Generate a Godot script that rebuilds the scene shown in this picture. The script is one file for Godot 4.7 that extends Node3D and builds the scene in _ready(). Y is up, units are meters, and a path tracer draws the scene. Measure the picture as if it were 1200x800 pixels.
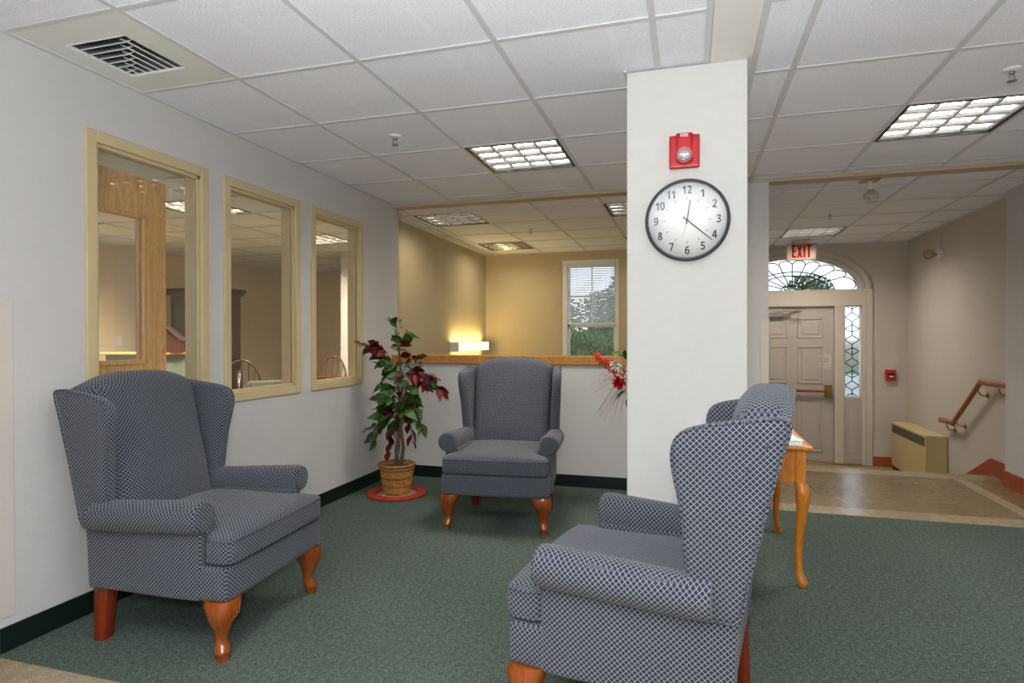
extends Node3D
# A carpeted sitting corner with wing chairs, a clock pillar, and an entry hall beyond.

const CEIL := 2.385
const FABRIC_CELL := 0.0161

# ---------------------------------------------------------------- geometry collector
class Geo:
	var p := PackedVector3Array()
	var g := PackedInt32Array()
	var start := 0
	var gid := 0

	func fresh() -> int:
		gid += 1
		return gid

	func tri(a: Vector3, b: Vector3, c: Vector3, grp := -1) -> void:
		p.append(a); p.append(b); p.append(c)
		g.append(grp)

	func quad(a: Vector3, b: Vector3, c: Vector3, d: Vector3, grp := -1) -> void:
		tri(a, b, c, grp)
		tri(a, c, d, grp)

	# orient the closed piece added since the last call, and move it
	func done(t := Transform3D.IDENTITY) -> void:
		var vol := 0.0
		var mid := Vector3.ZERO
		for i in range(start, p.size()):
			p[i] = t * p[i]
			mid += p[i]
		mid /= maxf(1.0, p.size() - start)
		for i in range(start, p.size(), 3):
			vol += (p[i] - mid).dot((p[i + 1] - mid).cross(p[i + 2] - mid))
		if vol < 0.0:
			for i in range(start, p.size(), 3):
				var q := p[i + 1]
				p[i + 1] = p[i + 2]
				p[i + 2] = q
		start = p.size()

	func box(c: Vector3, s: Vector3, bevel := 0.0, t := Transform3D.IDENTITY) -> void:
		var h := s * 0.5
		var b := minf(bevel, minf(h.x, minf(h.y, h.z)) * 0.9)
		if b <= 0.0:
			var k := []
			for i in 8:
				k.append(c + Vector3(h.x if i & 1 else -h.x, h.y if i & 2 else -h.y, h.z if i & 4 else -h.z))
			quad(k[0], k[2], k[3], k[1]); quad(k[4], k[5], k[7], k[6])
			quad(k[0], k[1], k[5], k[4]); quad(k[2], k[6], k[7], k[3])
			quad(k[0], k[4], k[6], k[2]); quad(k[1], k[3], k[7], k[5])
			done(t)
			return
		var v := []
		for i in 8:
			var sg := Vector3(1 if i & 1 else -1, 1 if i & 2 else -1, 1 if i & 4 else -1)
			var corner := h * sg
			v.append([c + corner - Vector3(0, b, b) * sg, c + corner - Vector3(b, 0, b) * sg, c + corner - Vector3(b, b, 0) * sg])
		var faces := [[0, 0, 2, 6, 4], [0, 1, 5, 7, 3], [1, 0, 4, 5, 1], [1, 2, 3, 7, 6], [2, 0, 1, 3, 2], [2, 4, 6, 7, 5]]
		for f in faces:
			quad(v[f[1]][f[0]], v[f[2]][f[0]], v[f[3]][f[0]], v[f[4]][f[0]])
		for i in 8:
			for ax in 3:
				var j: int = i | (1 << ax)
				if j == i:
					continue
				var a1 := (ax + 1) % 3
				var a2 := (ax + 2) % 3
				oriented_quad(v[i][a1], v[j][a1], v[j][a2], v[i][a2], c)
			oriented_tri(v[i][0], v[i][1], v[i][2], c)
		for i in range(start, p.size(), 3):
			var n := (p[i + 1] - p[i]).cross(p[i + 2] - p[i])
			if n.dot((p[i] + p[i + 1] + p[i + 2]) / 3.0 - c) < 0.0:
				var q := p[i + 1]
				p[i + 1] = p[i + 2]
				p[i + 2] = q
		done(t)

	func oriented_quad(a: Vector3, b: Vector3, c: Vector3, d: Vector3, _mid: Vector3) -> void:
		quad(a, b, c, d)

	func oriented_tri(a: Vector3, b: Vector3, c: Vector3, _mid: Vector3) -> void:
		tri(a, b, c)

	func span(a: Vector3, b: Vector3, bevel := 0.0) -> void:
		box((a + b) * 0.5, (b - a).abs(), bevel)

	func loft(rings: Array, caps := true, wrap := false, t := Transform3D.IDENTITY) -> void:
		var s := fresh()
		var n: int = rings[0].size()
		for i in (rings.size() if wrap else rings.size() - 1):
			var r0: PackedVector3Array = rings[i]
			var r1: PackedVector3Array = rings[(i + 1) % rings.size()]
			for j in n:
				var k := (j + 1) % n
				quad(r0[j], r0[k], r1[k], r1[j], s)
		if caps and not wrap:
			for e in [0, rings.size() - 1]:
				var r: PackedVector3Array = rings[e]
				var m := Vector3.ZERO
				for q in r:
					m += q
				m /= n
				var cs := fresh()
				for j in n:
					if e == 0:
						tri(m, r[(j + 1) % n], r[j], cs)
					else:
						tri(m, r[j], r[(j + 1) % n], cs)
		done(t)

	func tube(path: Array, radius, sides := 8, wrap := false) -> void:
		var rings := []
		var n := path.size()
		var up := Vector3.UP
		for i in n:
			var a: Vector3 = path[(i - 1 + n) % n] if (wrap or i > 0) else path[i]
			var b: Vector3 = path[(i + 1) % n] if (wrap or i < n - 1) else path[i]
			var d := (b - a).normalized()
			if i == 0:
				up = Vector3.UP if absf(d.y) < 0.9 else Vector3.RIGHT
			var x := up.cross(d).normalized()
			up = d.cross(x).normalized()
			var r: float = radius[i] if radius is Array else radius
			var ring := PackedVector3Array()
			for j in sides:
				var th := TAU * j / sides
				ring.append(path[i] + (x * cos(th) + up * sin(th)) * r)
			rings.append(ring)
		loft(rings, not wrap, wrap)

	func lathe(profile: Array, sides := 16, t := Transform3D.IDENTITY) -> void:
		var rings := []
		for q in profile:
			var ring := PackedVector3Array()
			for j in sides:
				var th := TAU * j / sides
				ring.append(Vector3(cos(th) * q[0], q[1], sin(th) * q[0]))
			rings.append(ring)
		loft(rings, true, false, t)

	# a plate with a rounded rim: outline, thickness, rim radius, and a function (Vector2, depth) -> Vector3
	func slab(poly: PackedVector2Array, th: float, r: float, fn: Callable, steps := 4, inner := [0.8, 0.55, 0.3]) -> void:
		var n := poly.size()
		var mid := Vector2.ZERO
		var area := 0.0
		for i in n:
			mid += poly[i] / n
			area += poly[i].cross(poly[(i + 1) % n])
		var sgn := 1.0 if area > 0.0 else -1.0
		var nor := PackedVector2Array()
		for i in n:
			var e1 := (poly[i] - poly[(i - 1 + n) % n]).normalized()
			var e2 := (poly[(i + 1) % n] - poly[i]).normalized()
			var m := (e1 + e2).normalized()
			nor.append(Vector2(m.y, -m.x) * sgn)
		var rings := []
		for half in 2:
			for k in steps + 1:
				var ang := (PI / 2) * (1.0 - float(k) / steps) if half == 0 else -(PI / 2) * float(k) / steps
				if half == 1 and k == 0 and th <= 2.0 * r + 1e-5:
					continue
				var inset := r * (1.0 - cos(ang))
				var w := (th * 0.5 - r) * (1.0 if half == 0 else -1.0) + r * sin(ang)
				var ring := []
				for i in n:
					ring.append([poly[i] - nor[i] * inset, w])
				rings.append(ring)
		var top := []
		for s in inner:
			var ring := []
			for i in n:
				ring.append([mid.lerp(poly[i] - nor[i] * r, s), th * 0.5])
			top.push_front(ring)
		var bottom := []
		for s in inner:
			var ring := []
			for i in n:
				ring.append([mid.lerp(poly[i] - nor[i] * r, s), -th * 0.5])
			bottom.append(ring)
		var all := top + rings + bottom
		var out := []
		for ring in all:
			var q := PackedVector3Array()
			for e in ring:
				q.append(fn.call(e[0], e[1]))
			out.append(q)
		var grp := fresh()
		for i in out.size() - 1:
			for j in n:
				var k := (j + 1) % n
				quad(out[i][j], out[i][k], out[i + 1][k], out[i + 1][j], grp)
		var ca: Vector3 = fn.call(mid, th * 0.5)
		var cb: Vector3 = fn.call(mid, -th * 0.5)
		for j in n:
			tri(ca, out[0][(j + 1) % n], out[0][j], grp)
			tri(cb, out[-1][j], out[-1][(j + 1) % n], grp)
		done()

	# straight extrusion of an outline lying in x,y by depth along z
	func prism(poly: PackedVector2Array, depth: float, t := Transform3D.IDENTITY) -> void:
		var ids := Geometry2D.triangulate_polygon(poly)
		var n := poly.size()
		var area := 0.0
		for i in n:
			area += poly[i].cross(poly[(i + 1) % n])
		for k in range(0, ids.size(), 3):
			var a := poly[ids[k]]
			var b := poly[ids[k + 1]]
			var c := poly[ids[k + 2]]
			if (b - a).cross(c - a) < 0.0:
				var q := b
				b = c
				c = q
			tri(Vector3(a.x, a.y, depth), Vector3(b.x, b.y, depth), Vector3(c.x, c.y, depth))
			tri(Vector3(a.x, a.y, 0), Vector3(c.x, c.y, 0), Vector3(b.x, b.y, 0))
		for i in n:
			var a := poly[i]
			var b := poly[(i + 1) % n]
			if area < 0.0:
				var q := a
				a = b
				b = q
			quad(Vector3(a.x, a.y, 0), Vector3(b.x, b.y, 0), Vector3(b.x, b.y, depth), Vector3(a.x, a.y, depth))
		done(t)

	func mesh() -> ArrayMesh:
		var st := SurfaceTool.new()
		st.begin(Mesh.PRIMITIVE_TRIANGLES)
		for i in range(0, p.size(), 3):
			st.set_smooth_group(g[i / 3])
			st.add_vertex(p[i])
			st.add_vertex(p[i + 2])
			st.add_vertex(p[i + 1])
		st.generate_normals()
		return st.commit()

# ---------------------------------------------------------------- nodes
var taken := {}
var M := {}
var rng := RandomNumberGenerator.new()

func numbered(called: String) -> String:
	if not taken.has(called):
		taken[called] = 0
		return called
	taken[called] += 1
	return "%s_%03d" % [called, taken[called]]

func meta(o: Node, label := "", category := "", group := "", kind := "") -> void:
	if label: o.set_meta("label", label)
	if category: o.set_meta("category", category)
	if group: o.set_meta("group", group)
	if kind: o.set_meta("kind", kind)

func thing(called: String, label: String, category: String, at := Vector3.ZERO, turn := 0.0, group := "") -> Node3D:
	var o := Node3D.new()
	o.name = numbered(called)
	add_child(o)
	o.position = at
	o.rotation.y = turn
	meta(o, label, category, group)
	return o

func setting(called: String, label: String, category: String) -> Node3D:
	var o := thing(called, label, category)
	o.set_meta("kind", "structure")
	return o

func part(parent: Node, called: String, shape, m: Material, label := "") -> MeshInstance3D:
	var o := MeshInstance3D.new()
	o.name = called
	o.mesh = shape.mesh() if shape is Geo else shape
	o.material_override = m
	parent.add_child(o, true)
	if label: o.set_meta("label", label)
	return o

func setting_mesh(called: String, label: String, category: String, geo: Geo, m: Material) -> MeshInstance3D:
	var o := part(self, numbered(called), geo, m, label)
	o.set_meta("category", category)
	o.set_meta("kind", "structure")
	return o

func copy(src: Node3D, called: String, label: String, at: Vector3, turn: float) -> Node3D:
	var o: Node3D = src.duplicate()
	o.name = numbered(called)
	add_child(o)
	o.position = at
	o.rotation.y = turn
	o.set_meta("label", label)
	return o

func smooth_poly(pts: Array, sub := 4) -> PackedVector2Array:
	var out := PackedVector2Array()
	var n := pts.size()
	for i in n:
		for k in sub:
			out.append(pts[i].cubic_interpolate(pts[(i + 1) % n], pts[(i - 1 + n) % n], pts[(i + 2) % n], float(k) / sub))
	return out

func rounded(pts: Array, r: float, n := 4) -> PackedVector2Array:
	var out := PackedVector2Array()
	var c := pts.size()
	for i in c:
		var a: Vector2 = pts[(i - 1 + c) % c]
		var b: Vector2 = pts[i]
		var d: Vector2 = pts[(i + 1) % c]
		var r1 := minf(r, minf(a.distance_to(b), b.distance_to(d)) * 0.45)
		var s := b + (a - b).normalized() * r1
		var e := b + (d - b).normalized() * r1
		for k in n + 1:
			var f := float(k) / n
			out.append(s.lerp(b, f).lerp(b.lerp(e, f), f))
	return out

# long straight edges get extra points so that curved maps follow them
func dense(poly: PackedVector2Array, step: float) -> PackedVector2Array:
	var out := PackedVector2Array()
	for i in poly.size():
		var a := poly[i]
		var b := poly[(i + 1) % poly.size()]
		var k := maxi(1, int(a.distance_to(b) / step))
		for j in k:
			out.append(a.lerp(b, float(j) / k))
	return out

func circle(r: float, n: int, c := Vector2.ZERO) -> PackedVector2Array:
	var out := PackedVector2Array()
	for i in n:
		out.append(c + Vector2(cos(TAU * i / n), sin(TAU * i / n)) * r)
	return out

# ---------------------------------------------------------------- materials
func noise_image(size: int, freq: float, seed_at: int, octaves := 3, kind := FastNoiseLite.TYPE_SIMPLEX_SMOOTH) -> Image:
	var f := FastNoiseLite.new()
	f.seed = seed_at
	f.noise_type = kind
	f.frequency = freq
	f.fractal_octaves = octaves
	return f.get_seamless_image(size, size)

func flat(color: Color, rough := 0.7, metal := 0.0, spec := 0.5) -> StandardMaterial3D:
	var m := StandardMaterial3D.new()
	m.albedo_color = color
	m.roughness = rough
	m.metallic = metal
	m.metallic_specular = spec
	return m

func tri_map(m: StandardMaterial3D, tex: Texture2D, per_metre: Vector3, world := false, sharp := 8.0) -> StandardMaterial3D:
	m.albedo_texture = tex
	m.uv1_triplanar = true
	m.uv1_world_triplanar = world
	m.uv1_triplanar_sharpness = sharp
	m.uv1_scale = per_metre
	return m

func relief(m: StandardMaterial3D, tex: Texture2D, cm: float) -> StandardMaterial3D:
	m.heightmap_enabled = true
	m.heightmap_texture = tex
	m.heightmap_scale = cm
	return m

func paint(color: Color, rough := 0.75) -> StandardMaterial3D:
	var m := tri_map(flat(color, rough, 0.0, 0.35), T.paint, Vector3(1.1, 1.1, 1.1), true, 6.0)
	return relief(m, T.paint_bump, 0.03)

var T := {}

func make_textures() -> void:
	# upholstery: pale lattice lines over slate blue diamonds
	var n := 256
	var im := Image.create(n, n, false, Image.FORMAT_RGB8)
	var hm := Image.create(n, n, false, Image.FORMAT_L8)
	var nz := noise_image(n, 0.09, 11)
	var weave := noise_image(n, 0.3, 5, 1)
	for y in n:
		for x in n:
			var u := float(x) / n * 4.0
			var v := float(y) / n * 4.0
			var a := absf(fposmod(u + v, 1.0) - 0.5) * 2.0
			var b := absf(fposmod(u - v, 1.0) - 0.5) * 2.0
			var d := maxf(a, b) + (weave.get_pixel(x, y).r - 0.5) * 0.10
			var k := smoothstep(0.74, 0.95, d)
			var t := 0.86 + 0.28 * nz.get_pixel(x, y).r
			var base := Color(0.165, 0.185, 0.235)
			var line := Color(0.555, 0.565, 0.57)
			var c := base.lerp(line, k) * t
			im.set_pixel(x, y, Color(clampf(c.r, 0, 1), clampf(c.g, 0, 1), clampf(c.b, 0, 1)))
			hm.set_pixel(x, y, Color(k * 0.7 + weave.get_pixel(x, y).r * 0.3, 0, 0))
	T.fabric = ImageTexture.create_from_image(im)
	T.fabric_bump = ImageTexture.create_from_image(hm)
	# carpet: flecked loop pile
	n = 512
	im = Image.create(n, n, false, Image.FORMAT_RGB8)
	var fine := noise_image(n, 0.22, 21, 2)
	var mid := noise_image(n, 0.06, 22, 2)
	var fleck := noise_image(n, 0.35, 23, 1)
	for y in n:
		for x in n:
			var f := fine.get_pixel(x, y).r
			var t := 0.52 + 0.75 * f + 0.30 * (mid.get_pixel(x, y).r - 0.5)
			var c := Color(0.355, 0.408, 0.375) * t
			var k := fleck.get_pixel(x, y).r
			if k > 0.68:
				c = c.lerp(Color(0.60, 0.60, 0.50), (k - 0.68) * 2.4)
			elif k < 0.30:
				c = c.lerp(Color(0.17, 0.21, 0.30), (0.30 - k) * 2.4)
			im.set_pixel(x, y, Color(c.r, c.g, c.b))
	T.carpet = ImageTexture.create_from_image(im)
	T.carpet_bump = ImageTexture.create_from_image(fine)
	# ceiling board: fine crumbly surface
	im = Image.create(n, n, false, Image.FORMAT_RGB8)
	fine = noise_image(n, 0.16, 31, 3)
	var pits := noise_image(n, 0.28, 32, 1)
	hm = Image.create(n, n, false, Image.FORMAT_L8)
	for y in n:
		for x in n:
			var f := fine.get_pixel(x, y).r
			var q := smoothstep(0.30, 0.16, pits.get_pixel(x, y).r)
			var t := 0.975 + 0.11 * (f - 0.5) - 0.12 * q
			im.set_pixel(x, y, Color(t, t, t))
			hm.set_pixel(x, y, Color(clampf(f * 0.7 + 0.3 - q * 0.4, 0, 1), 0, 0))
	T.board = ImageTexture.create_from_image(im)
	T.board_bump = ImageTexture.create_from_image(hm)
	# wood grain, running along v
	n = 512
	im = Image.create(n, n, false, Image.FORMAT_RGB8)
	var wob := noise_image(n, 0.006, 41, 3)
	var pore := noise_image(n, 0.05, 42, 2)
	for y in n:
		for x in n:
			var w := wob.get_pixel(x, y).r
			var s := pore.get_pixel(x, (y / 14) % n).r
			var s2 := pore.get_pixel((x * 3) % n, (y / 30) % n).r
			var ringv := 0.5 + 0.5 * sin((float(x) / n * 9.0 + w * 5.0) * TAU)
			var t := 0.85 + 0.07 * ringv + 0.14 * (s - 0.5) + 0.12 * (s2 - 0.5)
			im.set_pixel(x, y, Color(clampf(t, 0, 1), clampf(t * 0.97, 0, 1), clampf(t * 0.92, 0, 1)))
	T.wood = ImageTexture.create_from_image(im)
	# paint: faint roller stipple
	n = 256
	im = Image.create(n, n, false, Image.FORMAT_RGB8)
	fine = noise_image(n, 0.05, 51, 4)
	for y in n:
		for x in n:
			var t := 0.985 + 0.014 * (fine.get_pixel(x, y).r - 0.5)
			im.set_pixel(x, y, Color(t, t, t))
	T.paint = ImageTexture.create_from_image(im)
	T.paint_bump = ImageTexture.create_from_image(noise_image(n, 0.2, 52, 2))
	# vinyl floor tile: speckled
	n = 512
	im = Image.create(n, n, false, Image.FORMAT_RGB8)
	fine = noise_image(n, 0.12, 61, 3)
	fleck = noise_image(n, 0.25, 62, 1)
	mid = noise_image(n, 0.02, 63, 3)
	for y in n:
		for x in n:
			var t := 0.84 + 0.16 * (fine.get_pixel(x, y).r - 0.5) + 0.14 * (mid.get_pixel(x, y).r - 0.5)
			var k := fleck.get_pixel(x, y).r
			if k < 0.28:
				t -= (0.28 - k) * 1.6
			elif k > 0.74:
				t += (k - 0.74) * 0.9
			im.set_pixel(x, y, Color(clampf(t, 0, 1), clampf(t * 0.985, 0, 1), clampf(t * 0.955, 0, 1)))
	T.vinyl = ImageTexture.create_from_image(im)
	# leaf veins
	n = 64
	im = Image.create(n, n, false, Image.FORMAT_RGB8)
	fine = noise_image(n, 0.08, 71, 3)
	for y in n:
		for x in n:
			var t := 0.78 + 0.5 * (fine.get_pixel(x, y).r - 0.5)
			im.set_pixel(x, y, Color(t, t, t))
	T.mottle = ImageTexture.create_from_image(im)

func make_materials() -> void:
	var cell := 1.0 / (FABRIC_CELL * 4.0)
	M.fabric = relief(tri_map(flat(Color(1, 1, 1), 0.92, 0.0, 0.2), T.fabric, Vector3(cell, cell, cell), false, 10.0), T.fabric_bump, 0.06)
	M.fabric.rim_enabled = true
	M.fabric.rim = 0.25
	M.fabric.rim_tint = 0.3
	M.piping = tri_map(flat(Color(1, 1, 1), 0.9, 0.0, 0.2), T.fabric, Vector3(cell, cell, cell), false, 4.0)
	M.carpet = relief(tri_map(flat(Color(1, 1, 1), 0.97, 0.0, 0.1), T.carpet, Vector3(1.25, 1.25, 1.25), true), T.carpet_bump, 0.45)
	M.carpet2 = tri_map(flat(Color(0.86, 0.80, 0.74), 0.97, 0.0, 0.1), T.carpet, Vector3(2.2, 2.2, 2.2), true)
	M.board = relief(tri_map(flat(Color(0.955, 0.962, 0.985), 0.92, 0.0, 0.2), T.board, Vector3(1.5, 1.5, 1.5), true), T.board_bump, 0.2)
	M.grid = flat(Color(0.80, 0.80, 0.80), 0.5, 0.0, 0.4)
	M.panel_grey = flat(Color(0.86, 0.865, 0.84), 0.55)
	M.white_wall = paint(Color(0.763, 0.758, 0.745))
	M.pillar_wall = paint(Color(0.809, 0.804, 0.777))
	M.cream_wall = paint(Color(0.736, 0.704, 0.658))
	M.yellow_wall = paint(Color(0.736, 0.685, 0.561))
	M.tan_wall = paint(Color(0.87, 0.805, 0.68))
	M.beam = paint(Color(0.90, 0.89, 0.865))
	M.header = paint(Color(0.736, 0.662, 0.552))
	M.casing = flat(Color(0.757, 0.689, 0.533), 0.42, 0.0, 0.4)
	M.cove_base = flat(Color(0.045, 0.105, 0.085), 0.45, 0.0, 0.4)
	M.oak = tri_map(flat(Color(0.78, 0.50, 0.22), 0.38, 0.0, 0.5), T.wood, Vector3(3.0, 0.6, 3.0))
	M.oak_flat = tri_map(flat(Color(0.77, 0.55, 0.26), 0.4, 0.0, 0.5), T.wood, Vector3(0.6, 3.0, 3.0))
	M.oak_pale = tri_map(flat(Color(0.95, 0.76, 0.46), 0.4, 0.0, 0.5), T.wood, Vector3(2.4, 0.5, 2.4))
	M.cherry = tri_map(flat(Color(0.60, 0.305, 0.08), 0.26, 0.0, 0.5), T.wood, Vector3(4.0, 1.0, 4.0))
	M.cherry.clearcoat_enabled = true
	M.cherry.clearcoat = 0.5
	M.cherry.clearcoat_roughness = 0.15
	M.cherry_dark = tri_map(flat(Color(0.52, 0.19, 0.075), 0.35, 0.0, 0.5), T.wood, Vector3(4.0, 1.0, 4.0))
	M.honey = tri_map(flat(Color(0.84, 0.53, 0.17), 0.30, 0.0, 0.5), T.wood, Vector3(3.2, 0.8, 3.2))
	M.rust_wood = tri_map(flat(Color(0.68, 0.30, 0.14), 0.4, 0.0, 0.5), T.wood, Vector3(3.0, 3.0, 0.6))
	M.rail = tri_map(flat(Color(0.66, 0.38, 0.13), 0.35, 0.0, 0.5), T.wood, Vector3(3.0, 3.0, 0.6))
	M.brown_wood = tri_map(flat(Color(0.40, 0.23, 0.10), 0.45, 0.0, 0.4), T.wood, Vector3(3.0, 0.8, 3.0))
	M.walnut = tri_map(flat(Color(0.20, 0.10, 0.055), 0.35, 0.0, 0.5), T.wood, Vector3(3.0, 0.7, 3.0))
	M.vinyl = tri_map(flat(Color(0.716, 0.651, 0.549), 0.24, 0.0, 0.5), T.vinyl, Vector3(1.7, 1.7, 1.7), true)
	M.vinyl2 = tri_map(flat(Color(0.679, 0.609, 0.507), 0.26, 0.0, 0.5), T.vinyl, Vector3(1.9, 1.9, 1.9), true)
	M.vinyl_dark = tri_map(flat(Color(0.575, 0.49, 0.36), 0.24, 0.0, 0.5), T.vinyl, Vector3(1.7, 1.7, 1.7), true)
	M.vinyl_dark2 = tri_map(flat(Color(0.545, 0.46, 0.335), 0.26, 0.0, 0.5), T.vinyl, Vector3(2.0, 2.0, 2.0), true)
	M.grout = flat(Color(0.42, 0.37, 0.30), 0.8)
	M.white = flat(Color(0.88, 0.88, 0.87), 0.4)
	M.white_soft = flat(Color(0.86, 0.85, 0.83), 0.7)
	M.louvre = flat(Color(0.82, 0.82, 0.83), 0.16, 0.95)
	M.black = flat(Color(0.02, 0.02, 0.022), 0.4)
	M.dark = flat(Color(0.05, 0.05, 0.052), 0.5)
	M.rim_grey = flat(Color(0.11, 0.12, 0.125), 0.35)
	M.red = flat(Color(0.72, 0.035, 0.07), 0.32)
	M.red_text = flat(Color(0.66, 0.02, 0.03), 0.8, 0.0, 0.15)
	M.face = flat(Color(0.93, 0.925, 0.90), 0.6)
	M.ink = flat(Color(0.05, 0.05, 0.055), 0.8, 0.0, 0.2)
	M.chrome = flat(Color(0.80, 0.80, 0.80), 0.18, 1.0)
	M.steel = flat(Color(0.60, 0.60, 0.58), 0.32, 0.9)
	M.brass = flat(Color(0.60, 0.47, 0.23), 0.3, 0.9)
	M.lead = flat(Color(0.13, 0.13, 0.14), 0.5, 0.3)
	M.pane = flat(Color(0.9, 0.95, 0.95, 0.04), 0.0)
	M.pane.transparency = BaseMaterial3D.TRANSPARENCY_ALPHA
	M.pane_tint = flat(Color(0.80, 0.92, 0.88, 0.10), 0.02)
	M.pane_tint.transparency = BaseMaterial3D.TRANSPARENCY_ALPHA
	M.crystal = flat(Color(0.95, 0.96, 0.97, 0.15), 0.05)
	M.crystal.transparency = BaseMaterial3D.TRANSPARENCY_ALPHA
	M.door = paint(Color(0.675, 0.648, 0.603), 0.5)
	M.trim_cream = paint(Color(0.744, 0.711, 0.660), 0.5)
	M.heater = flat(Color(0.733, 0.658, 0.470), 0.45)
	M.heater_dark = flat(Color(0.33, 0.33, 0.24), 0.5)
	M.guard = flat(Color(0.772, 0.744, 0.707), 0.4)
	M.paper = flat(Color(0.90, 0.90, 0.90), 0.8)
	M.wicker = tri_map(flat(Color(0.92, 0.66, 0.34), 0.6), T.mottle, Vector3(14, 14, 14))
	M.wicker_dark = tri_map(flat(Color(0.76, 0.50, 0.22), 0.6), T.mottle, Vector3(14, 14, 14))
	M.moss = tri_map(flat(Color(0.33, 0.30, 0.18), 0.9), T.mottle, Vector3(18, 18, 18))
	M.bark = tri_map(flat(Color(0.50, 0.42, 0.31), 0.8), T.mottle, Vector3(20, 5, 20))
	M.rug_red = relief(tri_map(flat(Color(0.92, 0.30, 0.17), 0.95), T.mottle, Vector3(16, 16, 16)), T.carpet_bump, 0.3)
	M.rug_cream = relief(tri_map(flat(Color(1.0, 0.90, 0.78), 0.95), T.mottle, Vector3(16, 16, 16)), T.carpet_bump, 0.3)
	M.leaf_green = [Color(0.11, 0.24, 0.085), Color(0.19, 0.34, 0.12), Color(0.30, 0.44, 0.19)].map(func(c): return leaf_mat(c))
	M.leaf_red = [Color(0.36, 0.035, 0.06), Color(0.28, 0.03, 0.045), Color(0.45, 0.07, 0.09)].map(func(c): return leaf_mat(c))
	M.coral = leaf_mat(Color(0.86, 0.25, 0.14))
	M.scarlet = leaf_mat(Color(0.82, 0.05, 0.05))
	M.petal_white = leaf_mat(Color(0.88, 0.86, 0.78))
	M.grass_dry = leaf_mat(Color(0.62, 0.56, 0.43))
	M.tree_leaf = [Color(0.25, 0.38, 0.17), Color(0.33, 0.45, 0.21), Color(0.21, 0.33, 0.16)].map(func(c): return leaf_mat(c))
	M.lawn = tri_map(flat(Color(0.32, 0.44, 0.20), 0.95), T.mottle, Vector3(2, 2, 2), true)
	M.asphalt = tri_map(flat(Color(0.80, 0.79, 0.76), 0.9), T.mottle, Vector3(3, 3, 3), true)
	M.blind = flat(Color(0.90, 0.91, 0.93), 0.6)
	M.blind.backlight_enabled = true
	M.blind.backlight = Color(0.6, 0.6, 0.62)
	M.tube = flat(Color(1, 1, 1), 0.5)
	M.tube.emission_enabled = true
	M.tube.emission = Color(1.0, 0.98, 0.95)
	M.tube.emission_energy_multiplier = 3.0
	M.diffuser = flat(Color(1, 1, 1), 0.6)
	M.diffuser.emission_enabled = true
	M.diffuser.emission = Color(1.0, 0.88, 0.62)
	M.diffuser.emission_energy_multiplier = 1.6
	M.teal_cloth = flat(Color(0.29, 0.32, 0.26), 0.9)

func leaf_mat(c: Color) -> StandardMaterial3D:
	var m := tri_map(flat(c * 1.25, 0.5, 0.0, 0.4), T.mottle, Vector3(25, 25, 25))
	m.backlight_enabled = true
	m.backlight = Color(0.25, 0.25, 0.2)
	return m

# ---------------------------------------------------------------- view, sky, light
func make_view() -> void:
	var cam := Camera3D.new()
	cam.name = "camera"
	cam.position = Vector3(0, 1.21, 0)
	cam.rotation = Vector3(-0.005976, 0.28704, -0.001478)
	cam.fov = rad_to_deg(2.0 * atan(400.0 / 710.04))
	cam.near = 0.05
	cam.far = 200.0
	add_child(cam)
	cam.current = true
	var sky_mat := ProceduralSkyMaterial.new()
	sky_mat.sky_top_color = Color(0.80, 0.87, 0.95)
	sky_mat.sky_horizon_color = Color(0.90, 0.94, 0.97)
	sky_mat.ground_bottom_color = Color(0.35, 0.38, 0.33)
	sky_mat.ground_horizon_color = Color(0.70, 0.74, 0.72)
	sky_mat.sky_energy_multiplier = 1.4
	sky_mat.sun_angle_max = 1.0
	var sky := Sky.new()
	sky.sky_material = sky_mat
	var env := Environment.new()
	env.background_mode = Environment.BG_SKY
	env.sky = sky
	env.tonemap_mode = Environment.TONE_MAPPER_LINEAR
	env.tonemap_exposure = 1.22
	env.sdfgi_enabled = true
	env.ssao_enabled = true
	env.ssil_enabled = true
	var we := WorldEnvironment.new()
	we.name = "environment"
	we.environment = env
	add_child(we)
	# the photographer's flash: its head is tilted up so that most of the light goes to the
	# ceiling above the lens and comes down soft; a little spills straight ahead
	var up := SpotLight3D.new()
	up.name = "camera_flash"
	up.position = Vector3(-0.03, 1.28, 0.40)
	up.rotation = Vector3(deg_to_rad(78), 0.287, 0)
	up.light_color = Color(0.95, 0.97, 1.0)
	up.light_energy = FLASH_UP
	up.light_size = 0.04
	up.spot_angle = 84.0
	up.spot_angle_attenuation = 1.0
	up.spot_range = 20.0
	up.spot_attenuation = 2.0
	up.shadow_enabled = true
	add_child(up)
	var fl := OmniLight3D.new()
	fl.name = "camera_flash_spill"
	fl.position = Vector3(-0.03, 1.36, 0.02)
	fl.light_color = Color(0.95, 0.97, 1.0)
	fl.light_energy = FLASH_AHEAD
	fl.light_size = 0.04
	fl.omni_range = 20.0
	fl.omni_attenuation = 2.0
	fl.shadow_enabled = true
	add_child(fl)

const FLASH_UP := 9.5
const FLASH_AHEAD := 2.3
const TROFFER_ENERGY := 3.0

func area(parent: Node3D, at: Vector3, size: Vector2, energy: float, color: Color, rot: Vector3) -> void:
	var l := AreaLight3D.new()
	l.name = "lamp_light"
	l.area_size = size
	l.light_energy = energy
	l.light_color = color
	l.shadow_enabled = true
	l.area_range = 20.0
	l.area_attenuation = 2.0
	l.position = at
	l.rotation = rot
	parent.add_child(l, true)

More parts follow.
